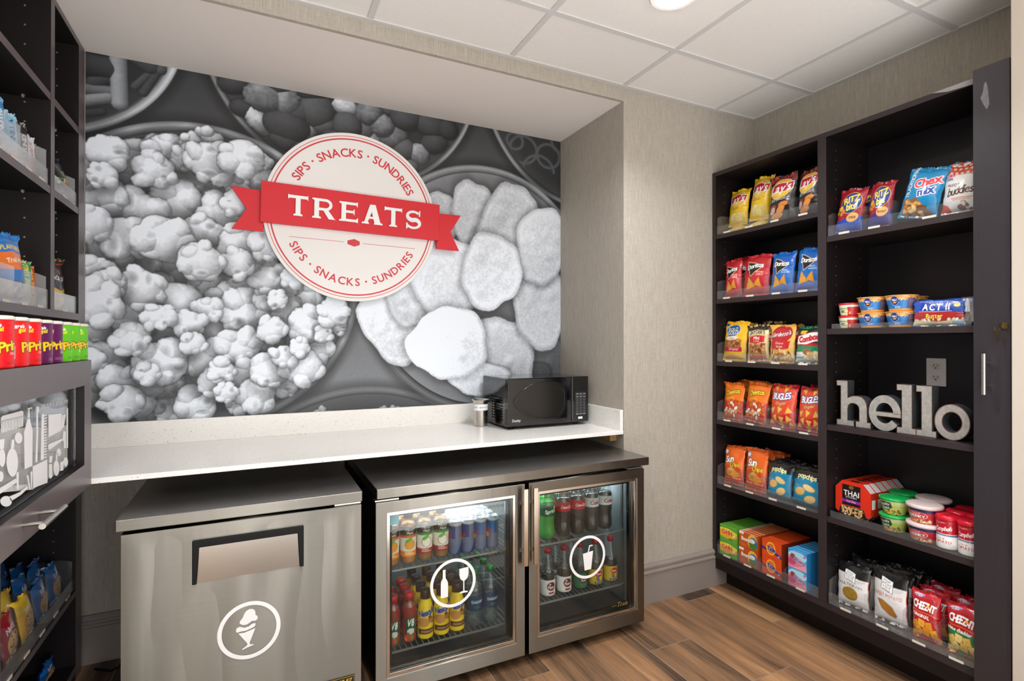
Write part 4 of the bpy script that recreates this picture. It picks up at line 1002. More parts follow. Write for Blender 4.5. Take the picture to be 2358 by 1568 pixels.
# ------------------------------------------------------------------ right shelving unit
LX, RX = 2.223, 2.535
HOLE = mat('pin_hole', 'a39a92', .4, .5)
def right_unit():
    r = empty('display_cabinet', (2.38, 1.5, 0)); tag(r, 'tall dark laminate shelving cabinet on the right-hand wall', 'shelving cabinet')
    X0, X1 = LX, 2.532
    s = .022
    def pn(name, *b):
        o = P(name, MB().box(*b), [LAM, LAMX], r, .0008); me = o.data
        for p in me.polygons:
            if abs(p.normal.x + 1) < .01: p.material_index = 1
        return o
    pn('side_panel', X0, X1, 2.084, 2.106, .155, 2.21); pn('divider_panel', X0, X1, 1.473, 1.512, .1804, 2.188); pn('side_panel', X0, X1, .915, .9415, .155, 2.21)
    pn('top_panel', X0, X1, .9415, 2.084, 2.188, 2.21); P('back_panel', MB().box(2.522, 2.534, .93, 2.10, .0, 2.20), mat('back_laminate', '17141a', .45), r)
    P('toe_kick', MB().box(2.31, 2.33, .80, 2.1065, 0, .155), LAM, r); 
    pn('bottom_panel', X0, X1, .9415, 2.084, .155, .180)
    P('bottom_rail', MB().box(X0, 2.245, .9415, 2.084, .100, .1545), LAM, r)
    for z in (1.875, 1.53, 1.2, .89, .55): pn('shelf', X0 + .002, X1, 1.5125, 2.0835, z - .022, z)
    for z in (1.758, 1.361, .95, .555): pn('shelf', X0 + .002, X1, .942, 1.4725, z - .024, z)
    h = MB()
    for yy, s_ in ((2.0838, -1), (1.4728, -1)):
        for xx in (2.29, 2.46):
            for k in range(46):
                z = .25 + k * .042
                h.prism([(xx + .0022 * math.cos(a), z + .0022 * math.sin(a)) for a in [i * PI / 3 for i in range(6)]], yy - .0004, yy + .0002)
    P('pin_holes', h, HOLE, r)['kind'] = 'stuff'
    # narrow folded door with handle, lock and key
    d = P('folded_door', MB().box(2.196, 2.218, .842, .9405, .02, 2.225), mat('door_laminate', '2e2a2e', .36, noise=((220, 220, 8), .15)), r, .001)
    hd = MB().tube([(2.166, .9, 1.131), (2.166, .9, 1.266)], .0062, 14); P('bar_handle', hd, CHROME, d, smooth=True)
    for z in (1.160, 1.236): P('handle_post', MB().tube([(2.166, .9, z), (2.1962, .9, z)], .0042, 10), CHROME, d, smooth=True)
    P('lock', MB().lathe([(0, .006), (.009, .006), (.0115, .003), (.012, 0)], 0, 0, 0, 24).move(Matrix.Translation((2.196, .858, 1.356)) @ Matrix.Rotation(-PI / 2, 4, 'Y')), mat('brass_lock', 'a58b5e', .2, 1.0), d, smooth=True)
    yb_ = float(at(2145, 205, 'X', 2.222)[1])
    P('bare_top_edge', MB().prism([(.9405, 2.1885), (.9405, 2.2095), (yb_, 2.2095), (yb_ - .05, 2.195)], 2.2215, 2.2232, 'X'), mat('bare_edge', '8f8d90', .6), r)
    sc_ = [at(a, b, 'X', 2.1955)[1:] for a, b in ((2266, 192), (2271, 188), (2275, 205), (2278, 240), (2272, 252), (2262, 236), (2258, 226), (2264, 210))]
    P('filler_smear', MB().prism([tuple(map(float, q)) for q in sc_], 2.1953, 2.1962, 'X'), mat('filler_smear', '6c6c72', .7, noise=((90, 90, 90), .3)), d)
    return r
RU = right_unit()
k = MB(); BR = mat('brass_key', '9c8452', .25, 1.0)
k.box(2.178, 2.190, .857, .859, 1.350, 1.362)
k.tube([(2.180, .870 + .0075 * math.cos(a), 1.349 + .0085 * math.sin(a)) for a in [i * PI / 10 for i in range(21)]], .0007, 6)
ko = obj('cabinet_key', k, BR); tag(ko, 'small brass key on a ring hanging from the cabinet lock', 'key')
kb = MB().prism([(.872, 1.343), (.866, 1.338), (.865, 1.328), (.868, 1.322), (.8675, 1.305), (.870, 1.302), (.872, 1.305), (.8715, 1.310), (.873, 1.314), (.8715, 1.318), (.873, 1.323), (.876, 1.329), (.876, 1.338)], 2.180, 2.182, 'X')
obj('hanging_key', kb, BR, ko)
# outlet on the cabinet back
ou = obj('power_outlet', MB().box(2.514, 2.5215, 1.168, 1.238, 1.124, 1.238), mat('outlet_white', 'efecec', .4), bevel=.002); tag(ou, 'white double power outlet on the cabinet back above the metal letters', 'outlet')
for zc in (1.204, 1.157):
    f = MB().prism([(1.203 + a, zc + b) for a, b in circ(0, 0, .017, .0145, 24)], 2.5125, 2.5142, 'X'); fo = obj('receptacle', f, mat('outlet_face', 'e4e1e1', .4), ou)
    s_ = MB()
    for a in (-.0065, .0065): s_.box(2.5120, 2.5124, 1.203 + a - .001, 1.203 + a + .001, zc + .000, zc + .008)
    s_.prism([(1.203 + a, zc - .006 + b) for a, b in circ(0, 0, .0028, n=10)], 2.5120, 2.5124, 'X'); obj('slots', s_, BLACK, fo)

# ------------------------------------------------------------------ metal word letters
def letters():
    MET = mat('galvanised_face', 'c4c1bc', .38, .55, noise=((70, 70, 70), .22)); SID = mat('galvanised_side', '55595c', .4, .6, noise=((50, 50, 50), .15)); RUST = mat('rusty_edge', '7d5a48', .7, .2)
    X = 2.262; D = .045; z0 = .9505
    def Y(px): return float(at(px, 980, 'X', X)[1])
    k = 1 / 4.479
    def rust(ob):
        ob.data.materials.append(RUST); bm = bmesh.new(); bm.from_mesh(ob.data); fs = [f for f in bm.faces if f.normal.x < -.9]
        bmesh.ops.remove_doubles(bm, verts=bm.verts, dist=.00002); fs = [f for f in bm.faces if f.normal.x < -.9]
        r_ = bmesh.ops.inset_region(bm, faces=fs, thickness=.0026, depth=0)
        for f in r_['faces']: f.material_index = 2
        bm.to_mesh(ob.data); bm.free()
    def mk(name, outl, holes, ya, yb, h, lab):
        """outline in 0..1 units; a hole makes a ring"""
        w = ya - yb; o = [(ya - u * w, z0 + v * h) for u, v in outl]
        mb = MB()
        if holes:
            i_ = [(ya - u * w, z0 + v * h) for u, v in holes]; mb.ring(o, i_, X, X + D, 'X')
        else: mb.prism(o, X, X + D, 'X')
        ob = obj(name, mb, [MET, SID]); 
        for p in ob.data.polygons: p.material_index = 0 if abs(p.normal.x) > .9 else 1
        rust(ob); tag(ob, lab, 'letter')
        return ob
    def trim(o, mb): 
        e = obj('edge_trim', mb, RUST, o); return e
    hgt = .170
    # h
    n = 10; arch_o = [(.62 + .30 * math.cos(a), .52 + .17 * math.sin(a)) for a in [PI / 2 - i * PI / 2 / n for i in range(n + 1)]]
    arch_i = [(.50 + .17 * math.cos(a), .38 + .15 * math.sin(a)) for a in [i * PI / n for i in range(n + 1)]]
    H = [(.02, 0), (.55, 0), (.55, .12), (.43, .12)] 
    hout = [(.0, 0), (.52, 0), (.52, .125), (.335, .125)] + [(u, v) for u, v in [(.335, .38), (.36, .46), (.43, .505), (.52, .51), (.60, .49), (.655, .44), (.67, .38)]] + [(.67, .125), (.57, .125), (.57, 0), (1.0, 0), (1.0, .125), (.90, .125), (.90, .42), (.885, .52), (.84, .60), (.76, .66), (.65, .68), (.52, .68), (.42, .66), (.335, .62), (.335, 1.0), (0, 1.0), (0, .88), (.12, .88), (.12, .125), (0, .125)]
    ya, yb = Y(1880 + 210 * k), Y(1880 + 560 * k)
    o = mk('metal_letter', hout, None, ya, yb, .190, 'galvanised metal letter h standing first in the word hello')
    # e : ring with bar and a cut
    ya, yb = Y(1880 + 540 * k), Y(1880 + 872 * k); w = ya - yb
    ro = [(.5 + .5 * math.cos(math.radians(a)), .5 + .5 * math.sin(math.radians(a))) for a in range(-2, 331, 9)]
    def eo():
        mb = MB(); h = .142; O = [(.5 + .5 * math.cos(math.radians(a)), .5 + .5 * math.sin(math.radians(a))) for a in range(0, 325, 9)]; I = [(.5 + .27 * math.cos(math.radians(a)), .5 + .29 * math.sin(math.radians(a))) for a in range(0, 325, 9)]
        for i in range(len(O) - 1):
            mb.prism([(ya - u * w, z0 + v * h) for u, v in (O[i], O[i + 1], I[i + 1], I[i])], X, X + D, 'X')
        mb.prism([(ya - u * w, z0 + v * h) for u, v in ((.15, .40), (1.0, .40), (1.0, .53), (.15, .53))], X + .0002, X + D, 'X')
        return mb
    ob = obj('metal_letter', eo(), [MET, SID])
    for p in ob.data.polygons: p.material_index = 0 if abs(p.normal.x) > .9 else 1
    rust(ob); tag(ob, 'galvanised metal letter e between the h and the first l', 'letter')
    lo = [(0, 0), (1, 0), (1, .125), (.80, .125), (.80, 1), (0, 1), (0, .875), (.26, .875), (.26, .125), (0, .125)]
    ya, yb = Y(1880 + 828 * k), Y(1880 + 1028 * k)
    mk('metal_letter', lo, None, ya, yb, .190, 'galvanised metal letter l standing right after the e')
    ya, yb = Y(1880 + 1030 * k), Y(1880 + 1236 * k)
    mk('metal_letter', lo, None, ya, yb, .190, 'galvanised metal letter l standing just before the o')
    ya, yb = Y(1880 + 1216 * k), Y(1880 + 1588 * k)
    mk('metal_letter', [(.5 + .5 * math.cos(2 * PI * i / 48), .5 + .5 * math.sin(2 * PI * i / 48)) for i in range(48)], [(.5 + .27 * math.cos(2 * PI * i / 48), .5 + .28 * math.sin(2 * PI * i / 48)) for i in range(48)], ya, yb, .130, 'round galvanised metal letter o ending the word hello')
letters()

# ------------------------------------------------------------------ left cabinets
FX = -.612
LAMG = mat('left_laminate_lit_face', '665c5e', .36, spec=.6, noise=((220, 220, 10), .08))  # paler copy of the laminate, with the reflection on its front painted in
def left_units():
    r = empty('snack_cabinet', (-.8, 2.0, 0)); tag(r, 'tall dark laminate snack cabinet with open compartments on the left', 'shelving cabinet')
    B = -1.0; Y0 = 1.20
    def pn(name, *b, par=r):
        o = P(name, MB().box(*b), [LAM, LAMG], par, .0008)
        for p in o.data.polygons:
            if abs(p.normal.x - 1) < .01: p.material_index = 1
        return o
    pn('top_panel', B, FX, Y0, 2.69, 2.462, 2.4845); pn('side_panel', B, FX, 2.612, 2.69, 1.25, 2.462); pn('divider_panel', B, FX, 2.292, 2.331, 1.415, 2.462)
    for z in (2.143, 1.829): pn('shelf', B, FX - .001, Y0, 2.292, z - .026, z); pn('shelf', B, FX - .001, 2.331, 2.612, z - .026, z)
    pn('bottom_panel', B, FX, Y0, 2.612, 1.389, 1.415)
    P('back_panel', MB().box(B - .012, B, Y0, 2.69, 0, 2.48), mat('back_laminate', '17141a', .45), r)
    # lower half
    pn('side_panel', B, FX, 2.585, 2.66, 0, .84); pn('divider_panel', B, FX, 1.885, 1.903, .06, .84); pn('shelf', B, FX - .001, 1.9035, 2.5845, .326, .348); pn('bottom_panel', B, FX, Y0, 2.585, .03, .06)
    pn('shelf', B, FX, Y0, 2.60, .842, .8525)
    h = MB()
    for yy in (2.2916, 2.6116):
        for k in range(30):
            z = 1.46 + k * .064
            h.prism([(-.68 + .003 * math.cos(a), z + .003 * math.sin(a)) for a in [i * PI / 3 for i in range(6)]], yy - .0006, yy + .0002)
    for k in range(9):
        z = .42 + k * .042
        h.prism([(-.68 + .002 * math.cos(a), z + .002 * math.sin(a)) for a in [i * PI / 3 for i in range(6)]], 2.5842, 2.5852)
    P('pin_holes', h, HOLE, r)['kind'] = 'stuff'
    for (yy, zz) in ((2.285, 2.117), (2.285, 1.803), (2.606, 2.117), (2.606, 1.803)):
        P('shelf_clip', MB().lathe([(0, -.010), (.004, -.008), (.006, 0)], -.68, yy - .010, zz, 12), clear_mat('clip_clear', (.8, .8, .8), haze=.12), r, smooth=True)
    # the projecting glazed case
    c = empty('display_case', (-.54, 1.7, .85)); tag(c, 'dark projecting display case with a glass front covered in white toiletry pictures', 'display case')
    CX = -.460; Yf = 2.104; zb, zt = .854, 1.248; wz0, wz1, wy1 = .931, 1.172, 2.028; wy0 = 1.25
    C = P('case_front', MB().ring([(Y0, zb), (Yf, zb), (Yf, zt), (Y0, zt)], [(wy0, wz0), (wy1, wz0), (wy1, wz1), (wy0, wz1)], CX - .020, CX, 'X'), [LAM, LAMG], c, .0006)
    for p in C.data.polygons: p.material_index = 1 if p.normal.x > .9 else 0
    P('case_reveal', MB().ring([(wy0 - .02, wz0 - .02), (wy1 + .02, wz0 - .02), (wy1 + .02, wz1 + .02), (wy0 - .02, wz1 + .02)], [(wy0, wz0), (wy1, wz0), (wy1, wz1), (wy0, wz1)], CX - .034, CX - .0242, 'X'), LAM, c)
    P('case_body', MB().box(FX + .002, CX - .021, Yf - .018, Yf, zb, zt - .012).box(FX + .002, CX - .021, Y0, Yf - .018, zb, zb + .012).box(FX + .002, CX - .021, Y0, Yf, zt - .012, zt), LAM, c)
    P('case_shelf_back', MB().box(FX - .30, FX - .29, Y0, Yf, zb, zt), BLACK, c)
    gx = -.4805
    P('glass_pane', MB().box(gx - .003, gx, wy0 + .001, wy1 - .001, wz0 + .001, wz1 - .001), clear_mat('case_glass', (.86, .87, .88), f0=.20, rough=0.0), c)
    d = MB(); s = 1 / 2.8
    def G(x, y): p = at(x * s, 690 + y * s, 'X', gx + .0006); return (p[1], p[2])
    def pl(pts): d.prism([G(*p) for p in pts], gx + .0002, gx + .0008, 'X')
    # comb
    pl([(8, 760), (20, 748), (140, 716), (150, 722), (150, 752), (8, 786)])
    for i in range(15):
        x = 10 + i * 9.6; pl([(x, 780 - i * 2.2), (x + 4, 779 - i * 2.2), (x + 4, 858 - i * 3), (x, 860 - i * 3)])
    pl([(178, 772), (190, 762), (204, 820), (210, 840), (208, 1072), (160, 1092), (156, 855), (166, 825)]); pl([(180, 762), (192, 758), (190, 706), (206, 702), (204, 694), (176, 700), (184, 712)])
    pl([(236, 690), (250, 688), (252, 720), (244, 730), (246, 860), (240, 1050), (230, 1048), (236, 860), (236, 735), (234, 720)])
    pl([(270, 740), (284, 735), (282, 1028), (264, 1036)])
    for i in range(16): pl([(283, 745 + i * 18), (300, 740 + i * 18), (300, 748 + i * 18), (283, 752 + i * 18)])
    pl([(314, 742), (396, 734), (396, 842), (314, 886)]); pl([(400, 745), (408, 742), (404, 828), (398, 832)]); pl([(412, 742), (422, 740), (412, 820), (406, 824)])
    pl([(312, 938), (318, 930), (400, 896), (402, 908), (320, 968), (312, 962)]); pl([(404, 902), (410, 850), (424, 848), (424, 955), (414, 958), (414, 925)])
    def el(cx, cy, rx, ry): pl([(cx + rx * math.cos(2 * PI * i / 20), cy + ry * math.sin(2 * PI * i / 20)) for i in range(20)])
    el(120, 892, 24, 36); el(80, 1050, 36, 92); pl([(72, 960), (90, 955), (92, 900), (78, 902)]); el(14, 1020, 20, 58); pl([(2, 965), (24, 960), (30, 896), (0, 902)])
    el(380, 984, 14, 24); el(364, 1086, 18, 50); pl([(360, 1040), (368, 1038), (372, 990), (364, 990)]); pl([(318, 1060), (334, 1058), (338, 1140), (326, 1156), (316, 1144)]); pl([(318, 1052), (334, 1050), (338, 1006), (322, 1008)])
    el(424, 1046, 14, 30); pl([(390, 1048), (410, 1040), (408, 1100), (390, 1104)]); pl([(432, 700), (438, 698), (438, 955), (430, 957)])
    pl([(212, 1075), (304, 1030), (306, 1180), (214, 1214)]); pl([(198, 1110), (208, 1106), (206, 1210), (200, 1210)]); pl([(174, 1135), (182, 1130), (196, 1222), (188, 1226)])
    pl([(0, 1215), (104, 1152), (108, 1178), (0, 1252)]); pl([(108, 1115), (120, 1110), (120, 1220), (110, 1224)]); el(4, 1140, 18, 34)
    el(40, 1300, 36, 34); pl([(60, 1270), (130, 1240), (176, 1200), (180, 1215), (136, 1258), (70, 1300)])
    P('toiletry_pictures', d, VINYL, c)
    t = MB(); vs, fs, _ = glyph_mesh('peek inside for personal items')
    xm = max(v.x for v in vs); a_, b_ = G(262, 700), G(438, 664)
    t.add([(gx + .0008, a_[0] + (b_[0] - a_[0]) * v.x / xm, a_[1] + (b_[1] - a_[1]) * v.x / xm + v.y * .020) for v in vs], fs); P('window_lettering', t, VINYL, c)
    H = MB().tube([(-.418, 1.515, .897), (-.418, 1.672, .897)], .0068, 14); hb = P('bar_handle', H, CHROME, c, smooth=True)
    for yy in (1.545, 1.640): P('handle_post', MB().tube([(-.418, yy, .897), (-.4602, yy, .897)], .0042, 10), CHROME, hb, smooth=True)
left_units()
# ------------------------------------------------------------------ package artwork (drawn with shapes and lettering)
CHIP = ['e0a03a', 'd08a2c', 'ecb65a']; TORT = ['d8902f', 'c4741f', 'e8ab4a']
ART = {}
def lays(base, sub, subc, top=None, bits_=None):
    a = Art(1.4, base)
    if top: a.rect(0, 1.2, 1, 1.42, top)
    a.ell(.5, .97, .40, .30, 'f3b83a', 12, edge='fdf3c8', ew=.012).ell(.5, .93, .34, .2, 'f6d04c', 12)
    a.poly([(.06, .84), (.12, 1.10), (.5, 1.16), (.92, 1.13), (.90, .93), (.5, .88)], 'c5202e', 'f2f2f2', .022)
    a.text("Lay's", .49, 1.0, .36, 'ffffff', rot=7, bold=.05, shear=.2)
    a.text(sub, .46, .66, .15, subc, rot=4, bold=.0)
    return a
a = lays('f2c71a', 'Classic', '5a4210'); a.ell(.5, .30, .36, .16, 'e8cf7a', 10).ell(.38, .34, .2, .12, 'f3e3a6', 20, edge='d9b659').ell(.62, .24, .22, .11, 'eed98e', -15, edge='d9b659'); ART['classic'] = (a, 'e9bd18')
a = lays('201c1d', 'Barbecue', 'e8e8e8', '8a2326'); a.rect(0, 1.32, 1, 1.42, 'a83a36').ell(.25, .42, .16, .08, '8c3b2e', 10).ell(.22, .34, .13, .09, 'd9b3a2', 30).ell(.66, .48, .16, .07, 'e08a3c', 10, edge='a8581f').ell(.55, .34, .18, .09, 'e29446', 30, edge='a8581f').ell(.38, .18, .22, .08, 'e58f40', 8, edge='a8581f'); ART['barbecue'] = (a, '231d1e')
def dor(base, sub, subc, dk):
    a = Art(1.4, base); a.ell(.7, 1.1, .6, .3, dk, 20, al=.35)
    a.poly([(.18, 1.18), (.80, .98), (.38, .66)], '17141a', 'f4d7a0', .018).poly([(.30, 1.10), (.66, .98), (.40, .78)], '241c1e')
    a.text('Doritos', .5, 1.0, .225, 'ffffff', rot=4, bold=.06, edge='1a1a1c', ew=.06, gap=.04, sx=.93)
    a.text(sub, .70, .78, .075, subc, bold=.03); a.text('CHEESE' if sub == 'NACHO' else 'RANCH', .70, .70, .075, subc, bold=.03)
    a.tri(.34, .40, .24, 12, 'e0a13c', 'a8651c').tri(.66, .42, .19, -12, 'd8922f', 'a8651c').bits(.25, .3, .45, .5, 12, .012, ['b5651f', 'f0c060'], 3); a.rect(0, 0, 1, .22, dk, .5)
    return a
ART['nacho'] = (dor('c22430', 'NACHO', 'f6d9c8', '9c1a22'), 'a81d28'); ART['ranch'] = (dor('0c66b8', 'COOL', 'f2f2f2', '2a4ab0'), '0b5aa8')
a = Art(1.4, 'efb81f'); a.rect(.02, 1.22, .2, 1.32, '2a4a9a').ell(.45, 1.06, .30, .22, '1f5d9c', edge='dfe9f2', ew=.01).text('ROLD', .44, 1.12, .16, 'f3e9cc', bold=.03).text('GOLD', .45, .99, .19, 'f3e9cc', bold=.04).ell(.45, .79, .28, .09, 'e9e4dc').text('Thins', .45, .80, .10, 'c23a3a', bold=.02)
a.rect(.1, .32, .85, .74, 'a0643a').bits(.15, .36, .8, .72, 26, .06, ['8a4a22', 'b5763e', 'c48a50', '74401f'], 4).rect(.08, .34, .88, .48, 'b8243a').text('Original', .55, .42, .12, 'f0e0d8', bold=.02, shear=.2); a.ell(.5, .1, .4, .12, 'd9a13a'); ART['thins'] = (a, 'e8b01c')
a = Art(1.4, 'd8be86'); a.rect(0, 1.18, 1, 1.42, '2b2420').rect(.02, 1.02, .98, 1.18, 'e8d8a8').text("SNYDER'S", .5, 1.10, .19, '1c1818', bold=.06, sx=.85).poly([(.14, .72), (.14, .96), (.86, .98), (.86, .74), (.5, .68)], 'c0202e').text('Mini', .5, .87, .18, 'f3eee6', bold=.04).text('Pretzels', .5, .75, .08, 'f3eee6')
a.rect(.1, .2, .9, .68, 'a5713f').bits(.14, .24, .86, .66, 40, .05, ['8a4c24', 'b9783f', 'd19a5c', '6e3a1c'], 6).rect(.1, .02, .9, .2, 'b2222c').lines(.25, .8, .13, .04, 2, 'e8d8c8'); ART['mini'] = (a, 'c9ab6c')
a = Art(1.25, 'edb24a'); a.ell(.5, .92, .40, .27, 'b8222a', 8, edge='7a1218', ew=.02).text("Gardetto's", .5, .94, .20, 'ffffff', rot=8, bold=.03, shear=.3, edge='5a1014', ew=.05, sx=.86).poly([(.1, .46), (.1, .70), (.5, .74), (.9, .70), (.84, .46), (.5, .42)], 'c3262c').text('Original', .48, .64, .10, 'f6e3d0', shear=.3).text('Recipe', .48, .53, .10, 'f6e3d0', shear=.3)
a.bits(.05, .03, .95, .40, 40, .075, ['d99a4a', 'b0702e', 'ecc27a', '7c4a22', 'f0d3a0'], 8, .45); ART['recipe'] = (a, 'dba045')
a = Art(1.3, '18261f'); a.rect(0, 1.22, 1, 1.32, '15935f').rect(0, .30, 1, .62, '12875a').poly([(.03, .66), (.05, .92), (.5, 1.06), (.98, 1.06), (.98, .80), (.5, .68)], 'f4f2ee', 'c9262f', .02).text('Combos', .5, .87, .27, 'd32030', rot=8, bold=.09, edge='8a1018', ew=.03, sx=.85, gap=.05).poly([(.15, 1.02), (.2, 1.14), (.42, 1.16), (.38, 1.02)], 'f0b022')
a.rect(0, 0, 1, .40, 'e4ece4').rect(.3, .60, .85, .68, 'c3242e').ell(.5, .40, .14, .10, '9a5530', edge='c88a58').bits(.45, .04, .98, .36, 18, .09, ['e8cf9c', 'd8b070', 'f3e2bd'], 5).rect(.05, .18, .35, .24, '2c7a5a', .6); ART['combos'] = (a, '1a2a22')
a = Art(1.45, 'e8761e'); a.rect(0, .0, 1, .78, 'c8321e').poly([(0, .78), (.5, .70), (1, .88), (1, 1), (0, 1)], 'e8761e').text('Cheetos', .5, 1.10, .27, 'f6d23a', rot=10, bold=.06, edge='16120e', ew=.08, sx=.8, gap=.03).text('Crunchy', .45, .86, .12, 'f4c02a', rot=6, bold=.03, shear=.3)
a.bits(.08, .1, .92, .70, 16, .12, ['ec7a20', 'd85f16', 'f39a3a'], 2, .28).bits(.1, .1, .9, .68, 9, .07, ['f4f2ee', 'e8e2dc', 'c8b8a8'], 12, .6).bits(.4, .4, .7, .62, 3, .05, ['f2c23a', 'ece4d0'], 2).rect(0, 0, 1, .07, 'b52a1c'); ART['crunchy'] = (a, 'd8661a')
a = Art(1.4, 'c8202e'); a.ell(.5, .9, .55, .5, 'e8762a', al=.45).tri(.62, 1.28, .14, 170, 'eeb24a', 'b5701e').tri(.25, 1.26, .10, 200, 'e6a440', 'b5701e').text('BUGLES', .5, 1.02, .29, 'f4f4f8', rot=5, bold=.06, edge='232a7a', ew=.09, sx=.78, gap=.04).text('Original', .52, .80, .13, 'f2d24a', rot=6, bold=.03, shear=.3, edge='4a2a7a', ew=.05)
for i, (x, y, r_) in enumerate([(.2, .55, 20), (.5, .58, -10), (.82, .56, -40), (.3, .32, 30), (.55, .28, 5), (.8, .30, -25), (.15, .15, 60), (.5, .08, 0), (.86, .1, -50)]): a.tri(x, y, .13, r_ + 170, 'eab451', 'b3741f')
ART['corn_cones'] = (a, 'b71d2a')
a = Art(1.55, 'e3651f'); a.rect(0, 0, 1, .55, 'c43c18').ell(.5, .5, .5, .3, 'cf4a1a').ell(.14, 1.30, .1, .08, 'e9e2ea', edge='3a3a8a', ew=.015).text('Sun', .40, 1.02, .36, 'ffffff', rot=3, bold=.07, edge='3a2a1a', ew=.06, shear=.15, gap=.03).text('Chips', .66, .83, .25, 'f4c92e', rot=3, bold=.05, edge='3a2a1a', ew=.05, shear=.2, gap=.03)
a.poly([(.18, .52), (.5, .72), (.86, .50), (.6, .36), (.3, .38)], 'd9a050', 'a56a24', .01).poly([(.35, .46), (.7, .60), (.9, .4), (.6, .30)], 'cf8c3a', 'a56a24', .01)
for i in range(5): a.line(.22 + i * .06, .44, .27 + i * .06, .58, .02, '5a4426')
a.text('HARVEST CHEDDAR', .5, .28, .09, 'f0d0c0', bold=.02); ART['wave_chips'] = (a, 'd25a1c')
a = Art(1.3, '16181a'); a.poly([(0, .12), (0, .86), (.45, .98), (1, .92), (1, .12), (.5, .02)], '1580ab').ell(.5, .45, .45, .3, '2c9cc4', al=.5).text('popchips', .5, 1.03, .22, 'f2e9a8', bold=.06, gap=.04, sx=.9).ell(.62, .66, .19, .10, 'e9c98a', -15, edge='b88a48').ell(.32, .50, .18, .13, 'e0b870', 20, edge='b88a48').ell(.64, .28, .19, .12, 'ecca88', 25, edge='b88a48').lines(.1, .3, .72, .05, 2, 'bfe2ee'); a.rect(0, 0, 1, .08, '16181a'); ART['popped'] = (a, '17191c')
# right bay
def ritz(base, low, cap, tail):
    a = Art(1.3, '9c1c2c'); a.ell(.55, .85, .36, .30, '1c2f86', 10, edge='f2d23c', ew=.012).text('RITZ', .55, .96, .28, 'f6d63a', rot=14, bold=.06, gap=.04).text('bits', .58, .74, .26, 'f6e14a', rot=10, bold=.06, edge='1c2f86', ew=.05, gap=.04)
    a.poly([(0, .0), (0, .28), (.4, .40), (1, .46), (1, 0)], low).bits(.02, .34, .34, .72, 8, .08, ['d99238', 'e8ac58', 'c07a28'], 3, .8).ell(.68, .42, .22, .13, 'e3b070', 10).text(cap, .68, .42, .085, '3a2a18', bold=.04).lines(.15, .55, .1, .05, 2, 'd8d8ee'); return a
ART['ritz_cheese'] = (ritz(0, '1c4aa8', 'CHEESE', 0), '8c1a28'); ART['ritz_peanut'] = (ritz(0, '3a2a86', 'PEANUT', 0), '8c1a28')
a = Art(1.3, '1787bd'); a.text('TRADITIONAL', .17, .92, .17, 'e6f3f8', rot=90, bold=.05, gap=.05, sx=.8).text('Chex', .62, .92, .32, 'e23a44', rot=12, bold=.08, edge='ffffff', ew=.07, gap=.03).text('mix', .66, .68, .30, '26439c', rot=12, bold=.08, edge='ffffff', ew=.07, gap=.04)
a.poly([(.1, .0), (.1, .42), (.45, .5), (.9, .12), (.9, 0)], '8a5a30').bits(.14, .05, .7, .40, 26, .075, ['d9a45a', 'b5793a', 'ecc887', '7e4c26'], 9, .6); ART['mix_blue'] = (a, '1478a8')
a = Art(1.35, 'ece9e6'); a.poly([(0, 1.08), (1, .92), (1, 1.4), (0, 1.4)], 'd2452c')
for i in range(7):
    for j in range(3): a.ell(.06 + i * .15 + (j % 2) * .07, 1.10 + j * .11 - i * .022, .05, .032, 'ded0c2', -20, edge='b03a24', ew=.008)
a.text('Chex', .17, 1.02, .15, 'd2303c', rot=6, bold=.08).text('mix', .19, .92, .13, '2a3f96', rot=6, bold=.08).text('MUDDY', .34, .74, .10, '3a2a26', rot=3, bold=.04).text('buddies', .53, .58, .30, '4a2a20', rot=4, bold=.03, shear=.25, gap=.02, sx=.9).rect(.3, .37, .85, .39, 'cf7a66').rect(.34, .33, .8, .35, 'cf7a66')
a.poly([(0, 0), (0, .30), (.2, .22), (.35, 0)], 'cf4a30').bits(.55, .05, .95, .26, 8, .07, ['9a6a4a', 'e8dccb', '7c4a30'], 5); ART['mix_white'] = (a, 'e4ded8')
a = Art(.5, '2350b4', 220); a.rect(0, 0, 1, .15, 'd9cf9e').poly([(0, .13), (0, .26), (.5, .30), (1, .24), (1, .12), (.5, .08)], 'a82c2c').rect(.16, .28, .80, .46, '1a3a9c').text('ACT II', .47, .36, .17, 'ffffff', bold=.05, edge='152a6a', ew=.04, gap=.2)
for i in range(23): a.ell(.14 + i * .029, .465, .007, .007, 'ffffff'); a.ell(.14 + i * .029, .275, .007, .007, 'ffffff')
a.text('Butter', .45, .19, .12, 'f6e24a', bold=.04).ell(.88, .38, .06, .04, 'f0d670').rect(.78, .02, .98, .09, '7ab0dc').lines(.3, .6, .06, .03, 2, '9a8a5a'); a.bits(0, .11, 1, .13, 18, .03, ['f0ead8', 'e0d4b4'], 6); ART['act_two'] = (a, '1f4aa8')
a = Art(1.45, '17181a'); 
def fstg(nm, cc):
    a = Art(1.5, '141517'); a.poly([(.03, 0), (.01, 1.18), (.55, 1.08), (.97, 1.02), (.97, 0)], 'dedcdc').line(.97, .0, .97, 1.02, .012, 'c94a30').poly([(.30, .94), (.28, 1.26), (.62, 1.20), (.62, .88)], 'f2f2f2', '2a2a2c', .01)
    for i, w_ in enumerate(('FOOD', 'SHOULD', 'TASTE', 'GOOD')): a.text(w_, .45, 1.17 - i * .078, .075, '2a2a2c', bold=.0, rot=-6)
    a.lines(.66, .92, 1.03, .03, 4, '8a8a8e', .006).text(nm, .47, .78, .125, cc, bold=.01, rot=-2, sx=.85 if len(nm) > 10 else 1); return a
